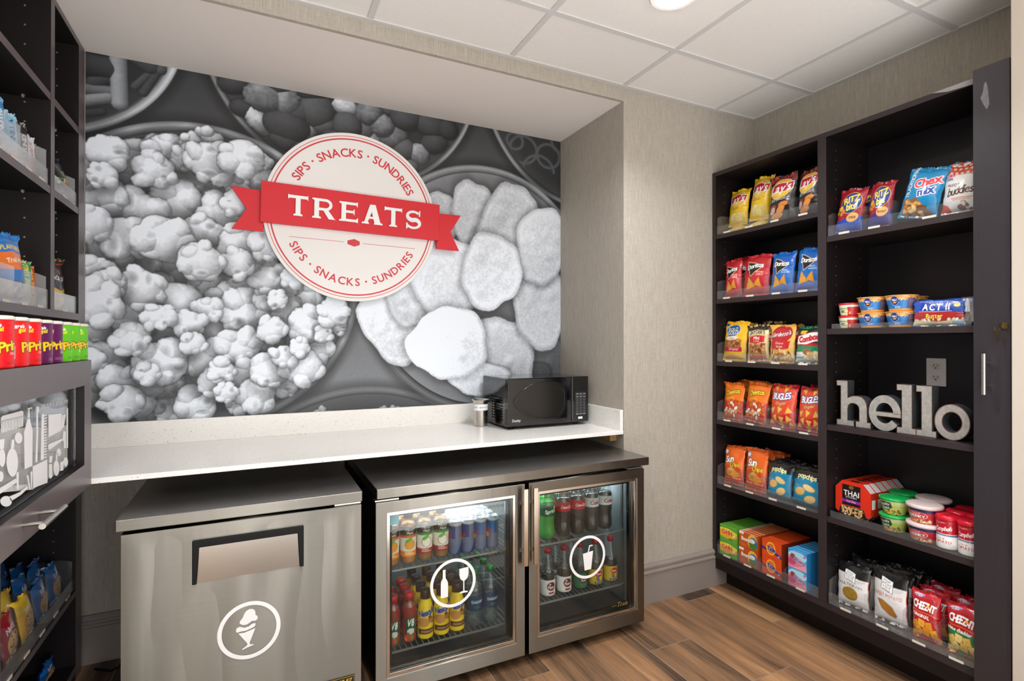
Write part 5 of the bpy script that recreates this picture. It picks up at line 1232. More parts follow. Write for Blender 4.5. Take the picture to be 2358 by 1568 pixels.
a = fstg('MULTIGRAIN', '5a4a3c'); a.ell(.46, .48, .24, .21, '9c7c2c', edge='6e561c', ew=.01).bits(.3, .35, .62, .62, 14, .012, ['5a4416', 'c9aa4a'], 4).lines(.2, .7, .18, .05, 3, 'a8a8ac', .006); ART['multigrain'] = (a, '151618')
a = fstg('SWEET POTATO', 'b5453a'); a.poly([(.18, .64), (.34, .64), (.62, .50), (.74, .30), (.68, .22), (.5, .26), (.3, .40)], 'a8702a', '7ab8d0', .01).lines(.2, .6, .12, .05, 2, 'a8a8ac', .006); ART['sweet_potato'] = (a, '151618')
def cheez(flav, col, low):
    a = Art(1.4, 'b3141e'); a.rect(0, 1.18, 1, 1.4, 'c22430').ell(.30, 1.26, .2, .045, 'e8d8e6').text('Grab n Go', .30, 1.26, .085, '3a3a9a', bold=.04).text('CHEEZ-IT', .5, .98, .29, 'ffffff', rot=-7, bold=.08, shear=.1, gap=.03, sx=.72, edge='7a0a12', ew=.03).ell(.66, .97, .05, .04, 'f4b92a').line(.1, .84, .95, .74, .014, 'e8a03a')
    if low: a.poly([(.02, .66), (.04, .76), (.9, .62), (.95, .0), (.0, .0)], low)
    a.text(flav, .42, .70, .13, 'ffffff', rot=-7, bold=.06)
    for i, (x, y, r_) in enumerate([(.2, .42, 20), (.42, .48, -12), (.66, .44, 8), (.3, .26, 40), (.55, .26, -20), (.8, .24, 15), (.86, .10, 50), (.12, .12, 5)]):
        q = math.radians(r_); s_ = .11; a.poly([(x + s_ * (cx * math.cos(q) - cy * math.sin(q)), y + s_ * (cx * math.sin(q) + cy * math.cos(q))) for cx, cy in ((-1, -1), (1, -1), (1, 1), (-1, 1))], col[i % 2], 'b8741e', .008); a.ell(x, y, .012, .012, 'a86a1c')
    return a
ART['cheese_square'] = (cheez('ORIGINAL', ['e89a2c', 'f0ae42'], None), 'a5121c'); ART['cheddar_square'] = (cheez('white cheddar', ['e8c36a', 'f0d48a'], '1d7a44'), 'a5121c')
# boxes of dryer sheets and detergent
a = Art(.66, 'e9b52a'); a.poly([(0, 0), (0, .16), (.5, .10), (1, .24), (1, 0)], '6aa83a').poly([(0, .5), (0, .66), (1, .66), (1, .44), (.5, .56)], '5fa53c').poly([(0, .44), (0, .52), (.5, .57), (1, .46), (1, .36), (.5, .46)], 'e8df3c').text('GAIN', .42, .38, .26, 'e4442c', bold=.1, edge='f6efc0', ew=.03).text('relax', .62, .13, .13, '2a5a2a', bold=.05).ell(.82, .30, .1, .05, 'f0e28a', 30); ART['green'] = a
a = Art(.74, 'c65316'); a.rect(0, .62, .26, .74, 'f0e4da').ell(.74, .40, .26, .34, 'f0b92c').ell(.78, .34, .23, .28, '3a6ea8').ell(.76, .22, .20, .16, '4a7a2a').ell(.72, .44, .16, .1, 'e8e8ea').text('Bounce', .42, .44, .24, 'f6f2ee', bold=.08, edge='8a3a12', ew=.04, gap=.03, sx=.9).rect(0, 0, 1, .05, 'a84412').lines(.1, .4, .2, .05, 3, 'e8a070'); ART['bounce'] = a
a = Art(.72, 'e04c18'); a.poly([(0, .30), (.3, .26), (.3, .34), (0, .42)], '2a3a86').poly([(.66, .20), (1, .10), (1, .22), (.66, .32)], '2a3a86').ell(.46, .40, .24, .27, 'f3b72a').ell(.46, .40, .18, .21, 'e8642a').text('Tide', .47, .39, .26, '1f2f7c', bold=.09, rot=-4, edge='f4e9d0', ew=.04, gap=.03).lines(.05, .3, .62, .04, 2, 'a83a12').ell(.86, .17, .05, .03, 'b8c4e4'); ART['tide'] = a
a = Art(.74, '3aa0d8'); a.ell(.5, .52, .5, .2, 'a8dcf0').poly([(0, 0), (0, .44), (.2, .60), (.36, .52), (.95, .34), (1, .0)], 'e07a9a').poly([(0, 0), (1, 0), (.96, .24), (.5, .10)], 'e8a0b0').ell(.26, .44, .14, .14, '8a4a44').ell(.20, .26, .22, .14, 'c24a74').text('Downy', .62, .36, .22, '34509a', rot=-10, bold=.06, shear=.2, edge='e8f2f8', ew=.05, gap=.03).ell(.88, .58, .06, .05, 'e0559a').rect(0, .70, 1, .74, '2a8ccc'); ART['downy'] = a
a = Art(1.02, 'd2301a'); a.rect(.2, .36, .72, .92, '1a1416').ell(.46, .86, .07, .05, '7a5a2a').text('THAI', .46, .70, .20, 'f4f2f0', bold=.03).text('KITCHEN', .46, .59, .07, 'e8e4e0', gap=.12).rect(.2, .44, .72, .52, '8a2a8c').text('Pad Thai', .46, .48, .07, 'f0d8f0', bold=.02).rect(0, 0, 1, .14, '1c1416').poly([(.1, .14), (.16, .34), (.80, .34), (.88, .14), (.6, .02), (.3, .02)], '241a18').bits(.18, .10, .78, .32, 70, .03, ['e8c48a', 'd8a860', 'f3dcae', 'c88c44'], 3, .5).bits(.2, .1, .8, .32, 6, .02, ['c23a22', '5a8a2a'], 5); ART['thai'] = a
# round tubs / cups / cans / bottles: wrap-around labels
def tubart(kind):
    if kind == 'mac':
        a = Art(.30, '1c74bc', 260); a.rect(0, .22, 1, .30, 'e8a552').bits(0, .215, 1, .29, 70, .02, ['f0b868', 'd88c38', 'f6cf8c'], 2, .5).rect(0, .0, 1, .045, 'f0a02c').ell(.5, .20, .085, .085, '1d2f7c', edge='e8e2d0', ew=.006).text('MAC', .5, .215, .06, 'f2f2f2', bold=.05).ell(.5, .165, .04, .015, 'f0a83a').text('easy', .56, .085, .07, 'e6f0f8', bold=.02, shear=.3).rect(.78, .05, .96, .25, '5a4a6a').lines(.8, .94, .22, .025, 7, 'c8c0d0', .006).rect(.05, .06, .16, .14, '5aa0d8')
    if kind == 'potato':
        a = Art(.42, 'e6dcc0', 200); a.rect(.60, 0, 1, .42, 'b82a2a').rect(0, 0, .12, .42, 'b82a2a').text('IDAHOAN', .42, .27, .085, '2e6a35', bold=.06, sx=.8).text('Butter', .42, .17, .06, 'e8e4d8').ell(.42, .16, .10, .05, '3f7a4a').text('Butter', .42, .16, .05, 'f2eee0').bits(.5, .05, .7, .2, 8, .03, ['f0d690', 'd8b050'], 3).rect(0, .33, 1, .42, 'ece4d0')
    if kind == 'veg':
        a = Art(.36, 'a8b85a', 220); a.rect(0, .24, 1, .36, 'c8cf8a').poly([(.28, .12), (.26, .32), (.56, .32), (.60, .2), (.5, .12)], '1c4a34').text('Healthy', .42, .26, .085, 'f2f4ea', bold=.05, shear=.2, rot=6, sx=.85).text('Choice', .42, .17, .085, 'f2f4ea', bold=.05, shear=.2, rot=6, sx=.85).bits(.38, .02, .78, .13, 30, .03, ['c8602a', 'e8a03a', '6a3a20', '5a8a2a'], 4).rect(.0, 0, .34, .10, '2a5a40').lines(.62, .9, .28, .03, 3, '5a6a3a', .006)
    if kind == 'chunky':
        a = Art(.36, 'b02030', 220); a.rect(0, .28, 1, .36, '2a2a5a').ell(.46, .19, .22, .09, 'c22838', edge='f2d8c8', ew=.006).text("Campbell's", .46, .245, .045, 'f2f2f2', shear=.3).text('CHUNKY', .46, .175, .10, 'f4f2f0', bold=.07, edge='5a1018', ew=.04, sx=.9).bits(.3, .0, .8, .10, 26, .035, ['e8cf9a', 'd8b878', 'c88a4a', 'f0e0b8'], 4, .5).bits(.02, .0, .98, .06, 14, .03, ['e0b87a', 'c88a4a'], 9)
    if kind == 'tomato':
        a = Art(1.2, 'f0eeec', 200); a.rect(0, .62, 1, 1.2, 'bb1a2c').rect(0, .53, 1, .60, '24407e').text("Campbell's", .5, .82, .235, 'ffffff', bold=.03, shear=.35, rot=6, gap=.02, sx=.72).text('Soup on the Go', .5, .565, .055, 'ffffff').text('CLASSIC', .42, .42, .085, 'c02a38', bold=.02).text('TOMATO', .45, .30, .15, 'b01c2c', bold=.04).text("Campbell's", .42, 1.06, .08, 'f6e0e0', shear=.3)
    if kind in ('crisp_red', 'crisp_purple', 'crisp_green'):
        base = {'crisp_red': 'e0161f', 'crisp_purple': '5e1450', 'crisp_green': '63c21c'}[kind]
        a = Art(.50, base, 330)
        for o in (0, .5):
            a.text('Pringles', .27 + o, .25, .145, 'f6c524', rot=12, bold=.07, edge='1e1410', ew=.06, shear=.15, gap=.03)
            if kind == 'crisp_purple': a.rect(.21 + o, .125, .31 + o, .185, 'f2eef2').text('BBQ', .26 + o, .155, .065, '5a1450', bold=.06)
            elif kind == 'crisp_green': a.ell(.27 + o, .145, .06, .03, 'e2f2dc', al=.8)
            else: a.text('ORIGINAL', .25 + o, .15, .03, 'f6e8e0', bold=.03)
            a.text('grab', .06 + o, .44, .05, 'ffffff', bold=.05).text('go!', .085 + o, .40, .06, 'f8ee2a', bold=.07); a.rect(.47 + o, .09, .52 + o, .22, 'e8e8ec')
            for i in range(7): a.line(.475 + o + i * .007, .095, .475 + o + i * .007, .215, .002, '3a3a3a')
            a.lines(.14 + o, .3 + o, .07, .018, 2, '2a2a1a' if kind != 'crisp_purple' else 'c8a0c4', .006)
    if kind in ('energy', 'energy_blue'):
        a = Art(.62, '28357c' if kind == 'energy' else '1f5f9c', 180); c2 = '66708f'
        for o in (0, .5): a.poly([(.0 + o, 0), (.25 + o, .31), (.25 + o, .62), (.0 + o, .62)], c2).poly([(.25 + o, .0), (.5 + o, .0), (.5 + o, .31), (.25 + o, .31)], c2).text('Red Bull', .25 + o, .36, .085, 'c82030', bold=.06).ell(.25 + o, .28, .05, .05, 'f2c030')
        a.rect(0, .56, 1, .62, 'c8ccd4')
    if kind in ('orange', 'apple'):
        o_ = kind == 'orange'; a = Art(1.15, 'ece4d8', 170); a.rect(0, .84, 1, 1.15, '24221f').text('Minute', .5, 1.05, .14, 'f0ece4', bold=.03).text('Maid', .5, .92, .14, 'f0ece4', bold=.03).rect(0, .74, 1, .84, 'd8692a' if o_ else '3a8a3e')
        a.ell(.5, .46, .20, .18, 'f0a02c' if o_ else 'f6efe2', edge='d87a18' if o_ else 'b82a2a', ew=.02).ell(.45, .64, .16, .07, '6ab03a', 30).rect(0, .0, 1, .22, 'e88a28' if o_ else 'a02824').lines(.3, .7, .16, .06, 2, 'f4e8d8', .02)
    if kind == 'choc': a = Art(.80, 'efcb1c', 200); a.text('Nesquik', .5, .52, .16, '1f3a8c', rot=12, bold=.09, edge='f6f0d0', ew=.03, gap=.02, sx=.85).rect(.3, .1, .7, .20, '5a2f1a').text('CHOCOLATE', .5, .15, .045, 'f0dc9a').ell(.42, .33, .13, .09, 'c88a4a').bits(.5, .22, .72, .42, 8, .05, ['7a4420', 'c08040'], 4)
    if kind == 'veg_juice': a = Art(.9, '8c2a20', 180); a.poly([(.28, .18), (.28, .62), (.72, .62), (.72, .18)], '244a2a').text('V8', .5, .50, .26, 'f2f2ee', bold=.04, shear=.25, edge='1c3a20', ew=.03).ell(.5, .26, .16, .09, 'd8dcd8').bits(.28, .02, .72, .20, 12, .06, ['5a8a2a', 'c2452a', 'e87a3a'], 4)
    if kind == 'water': a = Art(.5, '1c3c60', 180); a.text('DASANI', .5, .30, .13, 'e6eef4', bold=.03).ell(.5, .12, .12, .04, '3a6a5a').lines(.3, .7, .45, .03, 1, '8aa8c0')
    if kind == 'cola': a = Art(.36, 'b81c24', 180); a.text('Coca-Cola', .5, .18, .16, 'ffffff', bold=.02, shear=.3, gap=.02, sx=.8)
    if kind == 'diet': a = Art(.36, 'c4ccd0', 180); a.text('Coke', .5, .18, .22, 'b01c26', bold=.06, gap=.03).text('Diet', .42, .30, .06, '2a2a2a')
    if kind == 'lime': a = Art(.36, '0f4a2c', 180); a.text('Sprite', .5, .17, .17, 'f0f6f0', bold=.05, shear=.2, rot=6).ell(.66, .27, .05, .05, 'e8e03a')
    if kind == 'pepper': a = Art(.5, 'e4e0e0', 180); a.ell(.5, .30, .20, .14, '6e1c28').text('Dr', .44, .37, .09, 'f2eeee', bold=.05).text('Pepper', .5, .28, .12, 'f6f2f2', bold=.06, edge='4a0c14', ew=.03, sx=.8).rect(.38, .06, .64, .12, 'a82434')
    if kind == 'pepper_green': a = Art(.5, '2e6a4c', 180); a.ell(.5, .28, .18, .12, '5a1c24').text('Dr', .44, .34, .08, 'f2eeee').text('Pepper', .5, .26, .11, 'f2eeee', bold=.05, sx=.8)
    if kind == 'tea': a = Art(.6, 'c8a838', 180); a.ell(.5, .42, .18, .12, 'b8242c').text('Pepper', .5, .42, .09, 'f4eeee', bold=.05).bits(.25, .03, .8, .3, 30, .05, ['e8c830', '5a9a3a', 'd8552a', '3a6aa8'], 7)
    return a
def TA(k):
    if ('t', k) not in ART: ART[('t', k)] = tubart(k)
    return ART[('t', k)]
# narrow bars and biscuit packs
def bar(base, txt, tc, accent, h=3.0, low=None):
    a = Art(h, base, 70); a.rect(0, 0, 1, h * .38, low or accent).text(txt, .5, h * .62, .55, tc, rot=90, bold=.07, gap=.05, sx=.8); a.ell(.5, h * .22, .36, .42, accent, edge='f0e8d8', ew=.03); a.bits(.2, h * .1, .8, h * .3, 8, .12, ['d8a050', 'c2452a', 'f0d8a0'], 3); return a
ART['bar_blue'] = bar('2f8fd2', 'NUTRI', 'f2f6fa', '5ab0e0'); ART['bar_vanilla'] = bar('8ccbe8', 'VANILLA', '2a5a9a', 'e8b860', low='6aa84a'); ART['bar_nut'] = bar('2a2624', 'KIND', 'f4f2ee', '9a5a34', low='b8744a'); ART['bar_cereal'] = bar('ece8ea', 'Special K', 'c8283a', 'c23046'); ART['bar_white'] = bar('e6e4e8', 'PASTRY', 'b8283a', 'd8c8c8')
ART['granola_green'] = bar('2f8f3e', 'NATURE VALLEY', 'f0e24a', '9ac24a', 3.4); ART['granola_red'] = bar('d2552a', 'NATURE VALLEY', 'f2d83a', 'e8b060', 3.4)
a = Art(1.7, '1a72c8'); a.rect(0, 1.5, 1, 1.7, '2a86d8').rect(0, .82, 1, 1.24, 'e8742a').text('Trail Mix', .55, 1.05, .17, 'f6ecd0', rot=4, bold=.05).rect(0, .0, 1, .55, '1c5cb0').bits(.1, .08, .95, .5, 36, .07, ['d8a058', 'a8642e', 'f0d8a8', '6a3a22'], 3)
for i in range(8): a.line(0, 1.53 + i * .022, 1, 1.53 + i * .022, .006, '1560b0')
a.text('PLANTERS', .5, 1.36, .16, 'f4d23a', bold=.05); ART['nuts_blue'] = (a, '1a68b8')
a = Art(1.6, '28262a'); a.rect(0, 1.40, 1, 1.46, 'c23a34').rect(0, .95, .12, 1.3, 'c83a38').rect(.85, .7, 1, 1.3, 'c83a38').text("JACK LINK'S", .45, .98, .19, 'f4f2f0', bold=.05, sx=.85).poly([(0, 0), (0, .72), (.4, .60), (.95, .78), (1, 0)], 'e8bc2c').text('TERIYAKI', .42, .48, .17, '2a2420', bold=.02).poly([(.7, .1), (.95, .45), (1, .3), (.85, .05)], 'b01c28').poly([(.3, 1.18), (.36, 1.3), (.42, 1.2), (.48, 1.3), (.54, 1.18), (.42, 1.08)], 'b85a44'); ART['jerky'] = (a, 'b8942c')
a = Art(1.3, '15161a'); a.bits(.1, .05, .9, .6, 30, .08, ['d8a868', 'b0703a', 'f0dcb8', '8a4a28'], 6).text('Trail', .5, .85, .2, 'c8e03a', bold=.04); a.line(.05, .7, .95, .6, .02, '9ac83a'); ART['trail_black'] = (a, '15161a')
def cookie(base, txt, c2, cookiec):
    a = Art(1.3, base); a.poly([(0, .9), (0, 1.3), (1, 1.3), (1, .8)], c2).ell(.5, .45, .36, .33, cookiec, edge='7a4a26').bits(.25, .2, .75, .7, 14, .04, ['4a2a18', 'e8d0a0', '8a5028'], 5).text(txt, .5, .92, .22, 'f6f2ee', rot=8, bold=.05, shear=.2); return a
ART['cookie_blue'] = (cookie('16508c', 'Soft', '1c6ab8', 'c8904e'), 'c8ccd4'); ART['cookie_red'] = (cookie('8c1c28', 'Nutty', 'a8242e', 'd8a868'), 'd8c89a'); ART['cookie_yellow'] = (cookie('e8b01c', 'Nut', 'f0c83a', 'c8904e'), 'e8b81c'); ART['cookie_white'] = (cookie('dfe4ee', 'Oat', '3a6ab0', 'b8803e'), 'c8a060')
# ------------------------------------------------------------------ goods on the right-hand shelves
ACR = clear_mat('acrylic', (.96, .97, .97), haze=.03, rough=.05)
ACRL = clear_mat('acrylic_left', (.93, .94, .95), haze=.20, rough=.10)
SLOT = [None]; FRONT = [None]
def tray(y0, y1, z, n, x=LX, depth=.22, lip=.045, div=.105, label='', label_n=None, side=1, m=ACR):
    """clear shelf organiser: base, front lip, dividers, white price tabs; side=1 faces -X (right wall), -1 faces +X"""
    f = x + .006 * side; b = f + depth * side; X = lambda a, c: (min(a, c), max(a, c))
    if isinstance(n, (list, tuple)): ds = [y1 - .0015] + [float(at(p, 700, 'X', 2.25)[1]) for p in n] + [y0 + .0015]; ds = ds[::-1]; n = len(ds) - 1
    else: ds = [y0 + .0015 + (y1 - y0 - .003) * i / n for i in range(n + 1)]
    SLOT[0] = ds; FRONT[0] = f + .0035 * side
    t = obj('shelf_organiser', MB().box(*X(f, b), y0, y1, z + .0004, z + .0022), m); tag(t, label, 'shelf organiser')
    obj('front_lip', MB().box(*X(f, f + .002 * side), y0, y1, z + .0022, z + lip), m, t)
    for i in range(n + 1):
        y = ds[i]
        h = div; x0, x1 = f + .004 * side, b
        obj('divider', MB().prism([(x0, z + .0022), (x1, z + .0022), (x1, z + h), (x0 + .03 * side, z + h), (x0, z + h - .012)], y - .001, y + .001, 'Y'), m, t)
    pt = mat('price_tab', 'ddd6c8', .6)
    for i in range(label_n if label_n is not None else n):
        yc = (ds[i] + ds[i + 1]) / 2 if i < n else y0
        obj('price_tab', MB().box(*X(f - .0016 * side, f - .0002 * side), yc - .022, yc + .022, z + .0005, z + .009), pt, t)
    return t
def bg(kind, x0, x1, yt, zb, X, t=.05, label='', roll=0, lean=6, yaw=0, seed=1, group=None, fold=0., key=None, nx=70, w=None, h=None, side=1, pinch=.07, cat='bag'):
    """bag whose left/right edges show at photo columns x0,x1 and top at row yt, standing at height zb on plane X"""
    xm = (x0 + x1) / 2; a, b = at(x0, yt, 'X', X), at(x1, yt, 'X', X); ww = abs(a[1] - b[1]) * 1.03 if w is None else w
    top = at(xm, yt, 'X', X); hh = (top[2] - zb) if h is None else h
    art, back = ART[kind]
    return bag(key or kind, (X, float(top[1]), zb), float(ww), float(hh), t, art, back, rz=-PI / 2 * side, roll=roll, lean=lean, yaw=yaw, seed=seed, fold=fold, label=label, group=group, nx=nx, pinch=pinch, cat=cat, slot=SLOT[0], front=FRONT[0])
tray(1.514, 2.082, 1.875, [1705, 1759, 1824], label='clear acrylic organiser on the top left shelf holding yellow and black bags')
z = 1.8785
bg('classic', 1659, 1703, 443, z + .038, 2.312, .06, 'upright yellow chip bag at the far left of the top shelf', seed=3, roll=-2)
bg('classic', 1702, 1757, 415, z + .038, 2.312, .065, 'tilted yellow chip bag leaning beside the black barbecue bags', seed=4, roll=-5)
for (x, y_, lb, sd) in ((1681, 520, 'crumpled yellow chip bag lying flat under the upright left one', 11), (1731, 508, 'crumpled yellow chip bag lying flat under the tilted one', 12)):
    p = at(x, y_, 'X', 2.262); o = bag('classic_flat', (2.262, float(p[1]), z), .125, .125, .030, ART['classic'][0], 'e2c66a', rz=-PI / 2, lean=66, seed=sd, label=lb, nx=50, slot=SLOT[0], front=FRONT[0])
bg('barbecue', 1755, 1826, 406, z, 2.278, .055, 'black barbecue chip bag with a straight red top edge', seed=5, roll=-1)
bg('barbecue', 1820, 1876, 393, z, 2.276, .06, 'black barbecue chip bag nearest the cabinet divider on the top shelf', seed=6, roll=2, yaw=-8)
bg('barbecue', 1850, 1900, 388, z, 2.35, .055, 'black and red chip bag standing behind the front barbecue bags', seed=7)
z = 1.5335; tray(1.514, 2.082, 1.53, [1703, 1766, 1823], label='clear acrylic organiser on the second left shelf holding red and blue bags')
bg('nacho', 1652, 1703, 600, z, 2.27, .05, 'leftmost red tortilla chip bag with its corner folded over', seed=8, roll=5, lean=8)
bg('nacho', 1699, 1767, 588, z, 2.272, .055, 'upright red tortilla chip bag beside the blue ones', seed=9, roll=-1)
bg('nacho', 1690, 1745, 590, z, 2.35, .05, 'red tortilla chip bag partly hidden in the second row', seed=10)
bg('ranch', 1764, 1823, 582, z, 2.272, .055, 'left of the two front blue tortilla chip bags', seed=11, roll=-1)
bg('ranch', 1820, 1880, 573, z, 2.272, .055, 'blue tortilla chip bag next to the cabinet divider', seed=12, roll=-2)
bg('ranch', 1845, 1897, 568, z, 2.34, .05, 'blue tortilla chip bag behind the one at the divider', seed=13)
z = 1.2035; tray(1.514, 2.082, 1.2, [1713, 1763, 1823], label='clear acrylic organiser on the third left shelf holding pretzel bags')
bg('thins', 1649, 1712, 741, z, 2.27, .055, 'yellow pretzel bag with a round blue badge', seed=14, roll=-1)
bg('thins', 1690, 1738, 744, z, 2.345, .05, 'yellow pretzel bag hidden behind the one with the blue badge', seed=15)
bg('mini', 1713, 1764, 749, z, 2.27, .045, 'small beige mini pretzel bag with a black top', seed=16, roll=3, yaw=8)
bg('mini', 1738, 1792, 740, z, 2.36, .045, 'black topped mini pretzel bag standing in the back row', seed=17)
bg('recipe', 1759, 1824, 748, z, 2.272, .05, 'orange snack mix bag with a dark red oval', seed=18)
bg('recipe', 1790, 1840, 748, z, 2.35, .045, 'orange snack mix bag hidden behind the front one', seed=19)
bg('combos', 1817, 1881, 751, z, 2.272, .05, 'green and black stuffed pretzel bag next to the divider', seed=20)
z = .8935; tray(1.514, 2.082, .89, [1705, 1764, 1826], label='clear acrylic organiser on the fourth left shelf holding orange and red bags')
bg('crunchy', 1657, 1706, 881, z, 2.27, .05, 'leftmost orange cheese puff bag in the front row', seed=21)
bg('crunchy', 1703, 1763, 883, z, 2.272, .055, 'orange cheese puff bag beside the red corn snack bags', seed=22, roll=-5)
bg('crunchy', 1680, 1742, 876, z, 2.36, .05, 'orange cheese puff bag at the back on the left', seed=23, roll=2)
bg('crunchy', 1735, 1790, 884, z, 2.34, .05, 'orange cheese puff bag wedged behind the tilted one', seed=24, roll=-6)
bg('corn_cones', 1760, 1830, 885, z, 2.272, .06, 'plump red corn snack bag standing upright', seed=25)
bg('corn_cones', 1821, 1881, 893, z, 2.272, .055, 'red corn snack bag with its top folded over at the divider', seed=26, roll=-2)
bg('corn_cones', 1832, 1890, 886, z, 2.35, .05, 'red corn snack bag in the second row near the divider', seed=27)
z = .5535; tray(1.514, 2.082, .55, [1707, 1758, 1815], label='clear acrylic organiser on the fifth left shelf holding orange and teal bags')
bg('wave_chips', 1647, 1707, 1026, z, 2.27, .055, 'leftmost orange whole grain chip bag in the front row', seed=28, roll=2)
bg('wave_chips', 1704, 1762, 1032, z, 2.272, .055, 'second orange whole grain chip bag beside the teal ones', seed=29)
for i, (x0, x1, yt, X, sd, lb) in enumerate(((1680, 1735, 1030, 2.33, 30, 'orange whole grain chip bag directly behind the front left one'), (1700, 1755, 1036, 2.38, 31, 'orange whole grain chip bag third from the front on the left'), (1735, 1785, 1040, 2.33, 32, 'orange whole grain chip bag directly behind the second front one'), (1755, 1805, 1040, 2.385, 33, 'orange whole grain chip bag third from the front above the teal bags'), (1788, 1835, 1048, 2.44, 34, 'darkest orange whole grain chip bag at the very back'))):
    bg('wave_chips', x0, x1, yt, z, X, .045, lb, seed=sd, roll=(-1) ** i * 3)
bg('popped', 1753, 1815, 1062, z, 2.272, .045, 'left of the two front teal and black popped chip bags', seed=35)
bg('popped', 1811, 1879, 1077, z, 2.272, .05, 'teal and black popped chip bag beside the cabinet divider', seed=36)
for x0, x1, yt, X, sd, lb in ((1790, 1845, 1062, 2.33, 37, 'black popped chip bag in the second row'), (1820, 1872, 1062, 2.38, 38, 'black popped chip bag in the third row'), (1850, 1900, 1072, 2.345, 39, 'black popped chip bag hidden behind the divider-side one')):
    bg('popped', x0, x1, yt, z, X, .045, lb, seed=sd)
# stacked cartons of dryer sheets and detergent: two high, several deep
z = .1825; tray(1.514, 2.082, .18, [1703, 1753, 1811], lip=.05, div=.075, label='clear acrylic organiser on the bottom left shelf holding laundry boxes')
for key, x0, x1, nd, side_, top_, dsc, hh, dx in (('green', 1656, 1699, 9, '5aa03a', '4c9a34', 'green and yellow dryer sheet box', .078, .024), ('bounce', 1700, 1746, 9, 'b84a14', 'c85a22', 'orange dryer sheet box', .080, .026), ('tide', 1753, 1802, 8, '7a2c12', 'da4a18', 'bright orange detergent box', .083, .026), ('downy', 1813, 1860, 7, '2a86c8', '2f94d6', 'sky blue dryer sheet box', .083, .026)):
    X = 2.238; a_ = at(x0 + 1.2, 1280, 'X', X); b_ = at(x1 - 1.5, 1280, 'X', X); w = float(a_[1] - b_[1]); yc = float(a_[1] + b_[1]) / 2
    tp = top_
    if key == 'green': tp = Art(.3, '4c9a34', 60); tp.rect(0, .0, 1, .05, 'a8c83a').rect(0, .25, 1, .3, '2f7a2a')
    if key == 'bounce': tp = Art(.3, 'cc6026', 60); tp.rect(0, .0, 1, .05, 'ecc8a8').rect(0, 0, .22, .3, 'd8a890')
    if key == 'tide': tp = Art(.3, 'de4c1a', 60); tp.rect(0, .0, 1, .04, 'a83410')
    if key == 'downy': tp = Art(.3, '2f94d6', 60); tp.rect(0, .0, 1, .05, '9ad0ee')
    for lv in (0, 1):
        for i in range(nd):
            carton(key, (X + i * (dx + .0006), yc, z + lv * (hh + .0006)), w - .004, hh, dx, ART[key], side_, tp, label=f'{dsc}, {ORD[i]}{"" if i == 0 else " from the front"} in the {"upper" if lv else "lower"} layer', group=f'{dsc}es stacked two high')
# ------------------------------------------------------------------ right bay
z = 1.7615; tray(.944, 1.470, 1.758, [1990, 2052], label='clear acrylic organiser on the top right shelf',)
bg('ritz_cheese', 1921, 1989, 438, z, 2.272, .055, 'dark red cracker sandwich bag with a blue lower corner', seed=41, roll=-6)
bg('ritz_peanut', 1990, 2056, 420, z, 2.272, .055, 'dark red cracker sandwich bag with a purple base', seed=42, roll=-2)
bg('ritz_cheese', 1945, 2010, 440, z, 2.35, .05, 'dark red cracker bag hidden in the second row', seed=43)
_s = SLOT[0]; SLOT[0] = None; bg('mix_blue', 2066, 2154, 402, z, 2.275, .06, 'bright blue snack mix bag tipped strongly to one side', seed=44, roll=-12, h=.190, w=.136); SLOT[0] = _s
SLOT[0] = [_s[0], float(at(2160, 700, 'X', 2.27)[1])]; bg('mix_white', 2144, 2252, 378, z, 2.285, .06, 'white snack mix bag with a red lattice top', seed=45, roll=-3)
bg('mix_blue', 2120, 2190, 385, z, 2.36, .05, 'blue snack mix bag glimpsed behind the tipped one', seed=46)
# tubs
def tub(kind, prof, lid, lidc, x, y, z, label, group=None, name='food_tub', cat='tub', face=-PI / 2, arc=200, lidh=.006, lidm=None, base=None, nz=40, yaw=0):
    k = ('tub', kind)
    if k not in _MESH:
        P_, C_ = lab_cyl(TA(kind), prof, arc=arc, nth=260 if 'crisp' in kind else 140, nz=nz, base=base); me = grid_mesh(kind, P_, C_, True); me.materials.append(M_TUB); me.polygons.foreach_set('use_smooth', [True] * len(me.polygons))
        m2 = obj('tmp', MB().lathe(lid, 0, 0, 0, 40), lidm or mat('lid_' + lidc, lidc, .35), smooth=True); l = m2.data; bpy.data.objects.remove(m2); _MESH[k] = (me, l)
    me, l = _MESH[k]
    o = bpy.data.objects.new(name, me); COL.objects.link(o); o.location = (x, y, z); o.rotation_euler = (0, 0, face + yaw); tag(o, label, cat, group)
    c = bpy.data.objects.new('lid', l); COL.objects.link(c); c.parent = o; return o
def yz(px, py, X): p = at(px, py, 'X', X); return float(p[1])
z = 1.3615
lip = obj('shelf_lip', MB().box(2.230, 2.232, .96, 1.455, z, z + .020), ACR); lip.name = 'shelf_fence'; tag(lip, 'low clear acrylic fence along the shelf with noodle and potato tubs', 'shelf fence')
pr = [(.030, 0), (.034, .002), (.040, .040), (.041, .047)]; ld = [(0, .0535), (.040, .0535), (.0425, .052), (.0425, .046), (.0405, .0455)]
for i, lb in enumerate(('lower small cream and red potato cup on the middle shelf', 'upper small cream and red potato cup on the middle shelf')):
    tub('potato', pr, ld, 'c41f26', 2.285, yz(1945.5, 740, 2.25), z + i * .0538, lb, name='potato_cup', cat='cup', arc=170)
pr = [(.036, 0), (.040, .001), (.0405, .004), (.0525, .058), (.0535, .060)]; ld = [(0, .0625), (.050, .0625), (.0555, .0618), (.0555, .0598), (.053, .0595)]
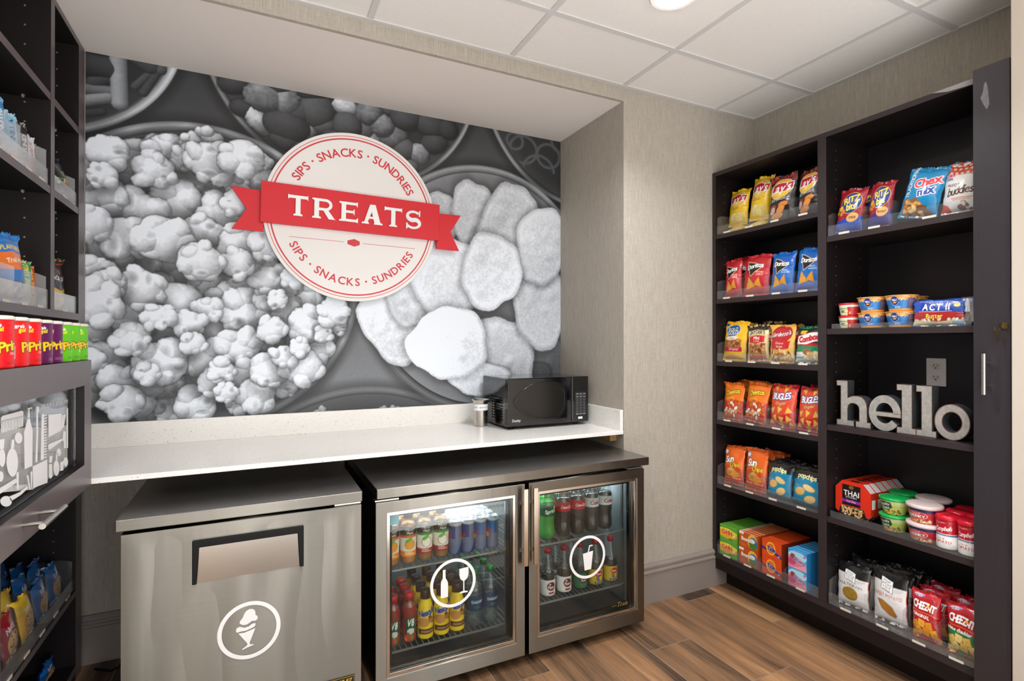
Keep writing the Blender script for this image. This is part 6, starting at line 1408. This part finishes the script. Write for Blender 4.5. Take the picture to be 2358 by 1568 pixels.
for (px, X, lv, lb) in ((1999.5, 2.29, 0, 'left blue and orange macaroni bowl at the bottom of its stack'), (1999.5, 2.29, 1, 'left blue and orange macaroni bowl on top of its stack'), (2066, 2.29, 0, 'right blue and orange macaroni bowl at the bottom of its stack'), (2066, 2.29, 1, 'right blue and orange macaroni bowl on top of its stack'), (2090, 2.405, 0, 'rear blue and orange macaroni bowl at the bottom of the back stack'), (2090, 2.405, 1, 'rear blue and orange macaroni bowl on top of the back stack')):
    tub('mac', pr, ld, 'e9ab62', X, yz(px, 740, X - .03), z + lv * .0632, lb, name='macaroni_bowl', cat='bowl', arc=190, yaw=.15 if px < 2010 else 0)
a_ = ART['act_two']; p0, p1 = at(2104, 752, 'X', 2.265), at(2224, 752, 'X', 2.265)
for i in range(3):
    bag('act_two', (2.262 + i * .032, float(p0[1] + p1[1]) / 2 - i * .003, z + .0005), float(p0[1] - p1[1]), .098, .028, a_[0], a_[1], lean=2, seed=50, label=f'blue microwave popcorn packet, {ORD[i]} in the row', group='microwave popcorn packets', nx=150, jag=False, name='popcorn_packet', cat='packet')
CLR = clear_mat('clear_wrap', (.93, .94, .95), f0=.10, haze=.05, rough=.08)
mb = MB(); rg = random.Random(3)
for i in range(4):
    y0 = .963 + i * .012; mb.tube([(2.262 + rg.uniform(0, .02), y0, z + .013), (2.268 + rg.uniform(0, .02), y0 + .006, z + .05), (2.262 + rg.uniform(0, .02), y0, z + .10)], [.012, .015, .010], 8)
o = obj('wrapped_cutlery', mb, CLR, smooth=True); tag(o, 'clear plastic wrapped cutlery packs beside the blue popcorn packet', 'cutlery pack', kind='stuff')
# lower right bay: noodle boxes, bowls, soup cups
z = .5555
f = obj('shelf_fence', MB().box(2.227, 2.229, .955, 1.46, z, z + .028), ACR); tag(f, 'low clear acrylic fence in front of the noodle boxes and soups', 'shelf fence')
def octbox(i):
    X = 2.272 + i * .0405; y0, y1 = yz(1925, 1150, 2.275), yz(2006, 1150, 2.275); w = y0 - y1; h = .158
    if 'oct' not in _MESH:
        n = 90; U, V = np.meshgrid(np.linspace(0, 1, n), np.linspace(0, 1, n)); c = .20
        k = np.minimum(V, 1 - V); ins = np.clip(c - k, 0, c) ; Ux = ins + U * (1 - 2 * ins)
        P = np.stack([(Ux - .5) * w, 0 * U, V * h], -1); C = ART['thai'].sample(Ux, V); g_ = [(P, C)]
        pu = [(c, 0), (1 - c, 0), (1, c), (1, 1 - c), (1 - c, 1), (c, 1), (0, 1 - c), (0, c), (c, 0)]
        for q_, ((ua, va), (ub, vb)) in enumerate(zip(pu[:-1], pu[1:])):
            d0, d1, s1, col = (0, .039, 1.0, 'c62c18') if q_ % 2 == 0 else (0, .039, .96, 'c9c7c6')
            pt = lambda u, v, d, s_: ((u - .5) * w * s_, d, .5 * h + (v - .5) * h * s_)
            g_.append((np.array([[pt(ua, va, d0, 1), pt(ub, vb, d0, 1)], [pt(ua, va, d1, s1), pt(ub, vb, d1, s1)]]), srgb(col)))
            if q_ in (2, 4): m_ = lambda f: (ua + (ub - ua) * f, va + (vb - va) * f); g_.append((np.array([[pt(*m_(.3), .008, 1.003), pt(*m_(.7), .008, 1.003)], [pt(*m_(.3), .032, 1.003), pt(*m_(.7), .032, 1.003)]]), srgb('241a1c' if q_ == 4 else 'e8e4e0')))
        me = join_arrays(g_); me.materials.append(M_TUB); _MESH['oct'] = me
    o = bpy.data.objects.new('noodle_box', _MESH['oct']); COL.objects.link(o); o.location = (X, (y0 + y1) / 2, z + .0005); o.rotation_euler = (math.radians(0), 0, -PI / 2)
    tag(o, f'red eight-sided noodle box, {ORD[i]} in its row', 'noodle box', 'row of red noodle boxes')
for i in range(6): octbox(i)
pr = [(.034, 0), (.038, .002), (.048, .050), (.0485, .056)]; ld = [(0, .067), (.044, .067), (.0525, .064), (.0535, .056), (.0490, .0555)]
for (px, X, lv, lb) in ((2050, 2.300, 0, 'lower green-lidded soup bowl in the front stack'), (2050, 2.300, 1, 'upper green-lidded soup bowl in the front stack'), (2072, 2.415, 0, 'lower green-lidded soup bowl in the back stack'), (2072, 2.415, 1, 'upper green-lidded soup bowl in the back stack')):
    tub('veg', pr, ld, '14994a', X, yz(px, 1200, X - .03), z + .0005 + lv * .0675, lb, name='soup_bowl', cat='bowl', arc=190, lidm=mat('green_lid', '14a04c', .25))
FL = mat('frosted_lid', 'd8c4c2', .35)
pr = [(.040, 0), (.043, .002), (.053, .052), (.0535, .056)]; ld = [(0, .069), (.050, .069), (.058, .066), (.059, .056), (.0540, .0555)]
for (px, X, lv, lb) in ((2119, 2.290, 0, 'lower dark red chunky soup bowl with a frosted lid in the front stack'), (2119, 2.290, 1, 'upper dark red chunky soup bowl with a frosted lid in the front stack'), (2140, 2.410, 0, 'lower dark red chunky soup bowl in the back stack'), (2140, 2.410, 1, 'upper dark red chunky soup bowl in the back stack')):
    tub('chunky', pr, ld, 'd8c4c2', X, yz(px, 1215, X - .03), z + .0005 + lv * .0695, lb, name='soup_bowl', cat='bowl', arc=190, lidm=FL)
pr = [(.030, 0), (.0335, .003), (.0345, .02), (.0335, .065), (.0365, .098), (.0365, .108)]; ld = [(0, .122), (.031, .122), (.036, .119), (.0385, .110), (.0385, .104), (.0368, .1035)]
for (px, X, lb) in ((2176, 2.280, 'left of the two front red and white tomato soup cups'), (2228, 2.276, 'front red and white tomato soup cup at the right edge of the shelf'), (2200, 2.365, 'red-lidded tomato soup cup behind the left front one'), (2222, 2.440, 'red-lidded tomato soup cup at the very back'), (2250, 2.372, 'red-lidded tomato soup cup behind the right front one')):
    tub('tomato', pr, ld, 'c3182a', X, yz(px, 1240, X - .02), z + .0005, lb, name='soup_cup', cat='cup', arc=150, nz=50, lidm=mat('red_lid', 'c8182c', .25))
z = .1835; tray(.944, 1.470, .18, [1995, 2083, 2162], lip=.05, div=.11, label='clear acrylic organiser on the bottom right shelf',)
bg('multigrain', 1918, 1992, 1299, z, 2.275, .05, 'white and black multigrain chip bag at the bottom left', seed=61, roll=3, pinch=.03)
bg('sweet_potato', 1995, 2086, 1313, z, 2.278, .05, 'white and black sweet potato chip bag beside the red cracker bags', seed=62, roll=3, pinch=.03)
for i, (x0, x1, yt, X) in enumerate(((1955, 2018, 1288, 2.335), (1975, 2040, 1292, 2.39), (2030, 2100, 1305, 2.335), (2050, 2115, 1308, 2.385), (2085, 2140, 1315, 2.44))):
    bg('multigrain', x0, x1, yt, z, X, .045, ['black topped chip bag just behind the multigrain front bag', 'black topped chip bag third from the front on the left', 'black topped chip bag just behind the sweet potato front bag', 'black topped chip bag third from the front behind the sweet potato one', 'black topped chip bag deepest in the bottom shelf'][i], seed=63 + i)
bg('cheese_square', 2078, 2160, 1361, z, 2.275, .055, 'bright red cheese cracker bag in the front row', seed=71, roll=4)
bg('cheddar_square', 2160, 2247, 1392, z, 2.275, .055, 'red and green white cheddar cracker bag in the front row', seed=72, roll=4)
for i, (x0, x1, yt, X) in enumerate(((2103, 2170, 1352, 2.335), (2125, 2190, 1345, 2.395), (2170, 2240, 1372, 2.335), (2200, 2260, 1375, 2.40))):
    bg('cheese_square', x0, x1, yt, z, X, .045, ['red cheese cracker bag directly behind the front left one', 'red cheese cracker bag third from the front', 'red cheese cracker bag directly behind the white cheddar one', 'red cheese cracker bag deepest on the right'][i], seed=73 + i, roll=(-1) ** i * 2)

# ------------------------------------------------------------------ left cabinets
def lb(kind, y, z, w, h, t, X, label, seed=1, roll=0, lean=2, yaw=0, group=None, nx=40, cat='snack bar', name='snack_bar', key=None):
    A_ = ART[kind]; art, back = A_ if isinstance(A_, tuple) else (A_, 'c8ccd0')
    return bag(key or kind, (X, y, z), w, h, t, art, back, rz=PI / 2, roll=roll, lean=lean, yaw=yaw, seed=seed, label=label, group=group, nx=nx, jag=True, name=name, cat=cat, slot=SLOT[0], front=FRONT[0])
def Yl(px, X): return float(at(px, 300, 'X', X)[1])
tray(1.62, 2.285, 1.829, 6, x=FX, lip=.055, div=.13, side=-1, label='clear acrylic organiser holding upright snack bars on the left cabinet', m=ACRL)
X = -.655
lb('bar_blue', Yl(-3, X), 1.832, .05, .175, .018, X, 'bright blue snack bar cut by the left photo edge', 1, yaw=-18)
lb('bar_vanilla', Yl(26, X), 1.832, .052, .160, .018, X, 'pale blue vanilla snack bar standing upright', 2, yaw=-18)
lb('bar_nut', Yl(48, X), 1.832, .046, .165, .018, X, 'black and brown nut bar standing upright', 3, yaw=-18)
lb('bar_cereal', Yl(69, X), 1.832, .048, .145, .018, X, 'white and purple cereal bar with an orange top', 4, yaw=-18)
lb('bar_white', Yl(92, X), 1.832, .044, .125, .016, X, 'white cereal bar with red lettering nearest the divider', 5, yaw=-18)
lb('bar_nut', Yl(40, X - .06), 1.832, .05, .175, .018, X - .06, 'dark red topped bar peeking over the others', 6)
tray(2.336, 2.605, 1.829, 1, x=FX, lip=.055, div=.12, side=-1, label='clear acrylic organiser in the narrow compartment with the trail mix bag', m=ACRL)
lb('trail_black', Yl(152, X), 1.832, .115, .135, .05, X, 'glossy black trail mix bag in the narrow left compartment', 8, roll=18, nx=60, cat='bag', name='snack_bag')
lb('bar_blue', Yl(131, X), 1.832, .07, .22, .03, X - .07, 'blue packet half hidden behind the cabinet divider', 9, roll=4, cat='packet', name='snack_packet')
tray(1.62, 2.285, 1.415, 5, x=FX, lip=.065, div=.12, side=-1, label='clear acrylic organiser holding nuts and granola bars on the left cabinet', m=ACRL)
lb('nuts_blue', Yl(6, X), 1.418, .125, .205, .055, X, 'blue and orange nut bag on the lower left shelf', 10, roll=4, nx=70, cat='bag', name='snack_bag', yaw=-14)
lb('granola_green', Yl(60, X), 1.418, .058, .145, .02, X, 'green granola bar with yellow lettering', 11, yaw=-18)
lb('granola_red', Yl(87, X), 1.418, .055, .135, .02, X, 'red and orange granola bar with yellow lettering', 12, yaw=-18)
tray(2.336, 2.605, 1.415, 1, x=FX, lip=.065, div=.0651, side=-1, label='clear acrylic organiser in the narrow compartment with the jerky pouch', m=ACRL)
lb('jerky', Yl(140, X), 1.418, .145, .195, .035, X, 'black, red and yellow jerky pouch in the narrow left compartment', 13, roll=2, nx=70, cat='pouch', name='jerky_pouch')
# stacked-crisp cans standing on the display case
CANP = [(.0355, 0), (.0365, .0015), (.0365, .103), (.0372, .105)]
CANL = [(0, .1130), (.034, .1130), (.0382, .1105), (.0385, .1045), (.0372, .104)]
def can(kind, y, label, yaw):
    tub(kind, CANP, CANL, 'e9e4dc', -.5015, y, 1.2485, label, group=None, name='crisps_can', cat='can', face=PI / 2, arc=360, yaw=yaw, nz=60, lidm=mat('can_lid', 'e4ddd2', .35))
ys = [2.128 - .0822 * i for i in range(9)]
for i, (kd, lb_) in enumerate((('crisp_green', 'green crisps can at the right end of the row'), ('crisp_green', 'middle of the three green crisps cans'), ('crisp_green', 'green crisps can beside the purple ones'), ('crisp_purple', 'purple crisps can next to the green ones'), ('crisp_purple', 'purple crisps can next to the red ones'), ('crisp_red', 'red crisps can beside the purple ones'), ('crisp_red', 'wide visible red crisps can, second of the reds'), ('crisp_red', 'red crisps can cut by the left photo edge'))):
    can(kd, ys[i] - .045, lb_, (.12, -.05, .15, -.12, .2, .05, .45, .0)[i] + .10 - PI / 2)
# lower left shelf: biscuit packs
tray(1.906, 2.580, .348, 5, x=FX, lip=.05, div=.125, side=-1, label='clear acrylic organiser on the lower left shelf holding biscuit packs')
k = 0
rows = (('cookie_white', 1.945, 'white and tan', 2), ('cookie_red', 2.06, 'red and cream', 4), ('cookie_yellow', 2.215, 'yellow and red', 4), ('cookie_blue', 2.345, 'star-patterned blue', 5), ('cookie_blue', 2.50, 'far right dark blue', 4))
for kd, y, dsc, n in rows:
    for i in range(n):
        lb(kd, y - .004 * i, .351, .105, .135 + .012 * (i % 2) + .006 * i, .035, -.652 - i * .046, f'{dsc} biscuit pack, {ORD[i]} in its row', 20 + (k % 3), roll=(-1) ** k * 3, lean=8, nx=50, cat='biscuit pack', name='biscuit_pack', key=kd, group=None); k += 1
o = bag('bar_blue', (-.68, 2.50, .062), .12, .07, .04, ART['cookie_blue'][0], '1c3a8c', rz=PI / 2, seed=5, label='dark blue packet on the lowest level of the left cabinet', name='snack_packet', cat='packet')

# ------------------------------------------------------------------ bottles and cans in the cooler
PET = clear_mat('bottle_plastic', (.90, .93, .93), f0=.07, haze=.03, rough=.02)
PETG = clear_mat('green_bottle_plastic', (.25, .80, .35), f0=.07, haze=.04, rough=.02)
def bottle(kind, bprof, z0, z1, cap, liq, liqh, x, y, z, label, group=None, arc=200, yaw=0, body=PET, opaque=False):
    """bprof: body profile; label sleeve from z0 to z1; cap=(r, zb, zt, colour)"""
    k = ('b', kind, liq)
    if k not in _MESH:
        ms = []
        pr = np.array(bprof); rr = lambda z_: float(np.interp(z_, pr[:, 1], pr[:, 0]))
        if opaque: P_, C_ = lab_cyl(TA(kind), [(r, q) for r, q in bprof], arc=360, nth=100, nz=70); me = grid_mesh(kind, P_, C_, True); me.materials.append(M_TUB); me.polygons.foreach_set('use_smooth', [True] * len(me.polygons))
        else:
            t_ = obj('tmp', MB().lathe(bprof, 0, 0, 0, 32), body, smooth=True); me = t_.data; bpy.data.objects.remove(t_)
            if liq:
                ip = [(0, .003)] + [(rr(q) - .0016, q) for q in np.linspace(.003, liqh, 24)] + [(0, liqh)]
                t_ = obj('tmp', MB().lathe(ip, 0, 0, 0, 32, cap=False), liq, smooth=True); ms.append(('drink', t_.data)); bpy.data.objects.remove(t_)
            P_, C_ = lab_cyl(TA(kind), [(rr(q) + .0006, q) for q in np.linspace(z0, z1, 12)], arc=arc, nth=110, nz=36, base=None); l = grid_mesh(kind, P_, C_, True); l.materials.append(M_PAPER); l.polygons.foreach_set('use_smooth', [True] * len(l.polygons)); ms.append(('label_sleeve', l))
        t_ = obj('tmp', MB().lathe([(0, cap[1]), (cap[0], cap[1]), (cap[0], cap[2] - .002), (cap[0] - .002, cap[2]), (0, cap[2])], 0, 0, 0, 28, cap=False), mat('cap_' + cap[3], cap[3], .35), smooth=True); ms.append(('bottle_cap', t_.data)); bpy.data.objects.remove(t_)
        _MESH[k] = (me, ms)
    me, ms = _MESH[k]
    o = bpy.data.objects.new('drink_bottle', me); COL.objects.link(o); o.location = (x, y, z); o.rotation_euler = (0, 0, yaw); tag(o, label, 'bottle', group)
    for n, m_ in ms:
        c = bpy.data.objects.new(n, m_); COL.objects.link(c); c.parent = o
    return o
L_COLA = mat('cola', '150b08', .1); L_OR = mat('orange_juice', 'c87a1e', .25); L_AP = mat('apple_juice', 'a06a1e', .2); L_RED = mat('tomato_juice', '9c2c1c', .3)
L_GRN = mat('lime_soda', '2aa84a', .1, emit=None); L_WAT = clear_mat('water', (.80, .90, .94), f0=.03, haze=.02)
JP = [(.026, 0), (.030, .004), (.031, .03), (.0295, .06), (.031, .09), (.031, .128), (.027, .148), (.018, .162), (.0165, .170)]
zU, zL, zR, zQ = ZS['LU'] + .0006, ZS['LL'] + .0006, ZS['RU'] + .0006, ZS['RL'] + .0006
for r in range(4):
    for i, (kd, liq) in enumerate((('orange', L_OR), ('orange', L_OR), ('apple', L_AP), ('apple', L_AP))):
        if i == 3 and r > 2: continue
        bottle(kd, JP, .028, .140, (.0185, .170, .192, '2a2422'), liq, .150, .478 + i * .0665, 2.045 + r * .072, zU, f'{["leftmost orange", "second orange", "left apple", "right apple"][i]} juice bottle, {ORD[r]} row back on the upper shelf', 'juice bottles on the upper cooler shelf', arc=180)
EC = [(.0235, 0), (.0265, .004), (.0265, .120), (.0235, .128)]; EL = [(0, .1275), (.0215, .1265), (.0225, .130), (.0240, .130), (.0240, .1275)]
for r in range(6):
    for i in range(4):
        tub('energy' if i < 2 else 'energy_blue', EC, EL, 'b4bcc4', .737 + i * .0545, 2.042 + r * .0545, zU, f'{["dark blue", "second dark blue", "light blue", "rightmost light blue"][i]} energy drink can, {ORD[r]} row', 'slim energy drink cans', name='drink_can', cat='can', face=0, arc=360, yaw=.2 * i - .3, nz=40, lidm=mat('can_top', 'c8ccd2', .25, .9))
VP = [(.024, 0), (.027, .004), (.025, .03), (.028, .06), (.025, .09), (.028, .115), (.026, .140), (.017, .158), (.016, .163)]
for r in range(3):
    for i in range(2):
        bottle('veg_juice', VP, .006, .135, (.0195, .158, .186, 'b8241e'), L_RED, .15, .485 + i * .064, 2.045 + r * .066, zL, f'{["leftmost", "second"][i]} red vegetable juice bottle, {ORD[r]} row back', 'vegetable juice bottles', arc=200)
CP = [(.028, 0), (.031, .004), (.031, .095), (.027, .125), (.0195, .145), (.0185, .160)]
for r in range(4):
    for i in range(3):
        bottle('choc', CP, 0, 1, (.0195, .150, .186, '3c241c'), None, 0, .614 + i * .0655, 2.045 + r * .068, zL, f'{["left", "middle", "right"][i]} yellow chocolate milk bottle, {ORD[r]} row back', 'yellow chocolate milk bottles', opaque=True)
WP = [(.024, 0), (.032, .006), (.031, .03), (.033, .06), (.033, .135), (.026, .175), (.0135, .200), (.013, .212)]
for r in range(3):
    for i in range(2):
        bottle('water', WP, .065, .125, (.0145, .205, .226, '23803c'), L_WAT, .16, .822 + i * .070, 2.045 + r * .072, zL, f'{["left", "right"][i]} clear water bottle with green cap, {ORD[r]} row back', 'clear water bottles', arc=180)
SP = [(.026, 0), (.034, .012), (.035, .03), (.032, .07), (.0355, .11), (.0355, .150), (.028, .190), (.0145, .222), (.013, .232)]
for r in range(3):
    bottle('lime', SP, .105, .152, (.0145, .226, .246, '2a9a3a'), L_GRN, .165, 1.166, 2.045 + r * .08, zR, f'green lemon-lime soda bottle, {ORD[r]} row back', 'green soda bottles', body=PETG)
    for i in range(4):
        kd = 'cola' if i < 2 else 'diet'
        bottle(kd, SP, .115, .155, (.0145, .226, .246, 'a81c20' if i < 2 else 'c8ccd0'), L_COLA, .170, 1.246 + i * .076, 2.045 + r * .08, zR, f'{["left red-label", "right red-label", "left silver-label", "right silver-label"][i]} cola bottle, {ORD[r]} row back', 'cola bottles on the upper shelf', arc=170)
DP = [(.026, 0), (.033, .010), (.033, .075), (.0335, .08), (.030, .115), (.022, .150), (.0135, .180), (.013, .190)]
for r in range(2):
    for i, (kd, cp) in enumerate((('pepper', 'a82028'), ('pepper', 'a82028'), ('pepper', 'a82028'), ('pepper_green', '8c2028'), ('tea', 'a82028'), ('tea', 'a82028'))):
        if r and i > 3: continue
        bottle(kd, DP, .008, .076, (.0145, .184, .204, cp), L_COLA, .10 + .01 * (i % 2), 1.085 + i * .084 - .0 * i, 2.045 + r * .08, zQ, f'{["leftmost white-label", "second white-label", "third white-label", "green-label", "yellow-label", "rightmost colourful-label"][i]} spiced soda bottle, {ORD[r]} row', 'spiced soda bottles on the lower shelf', arc=170)
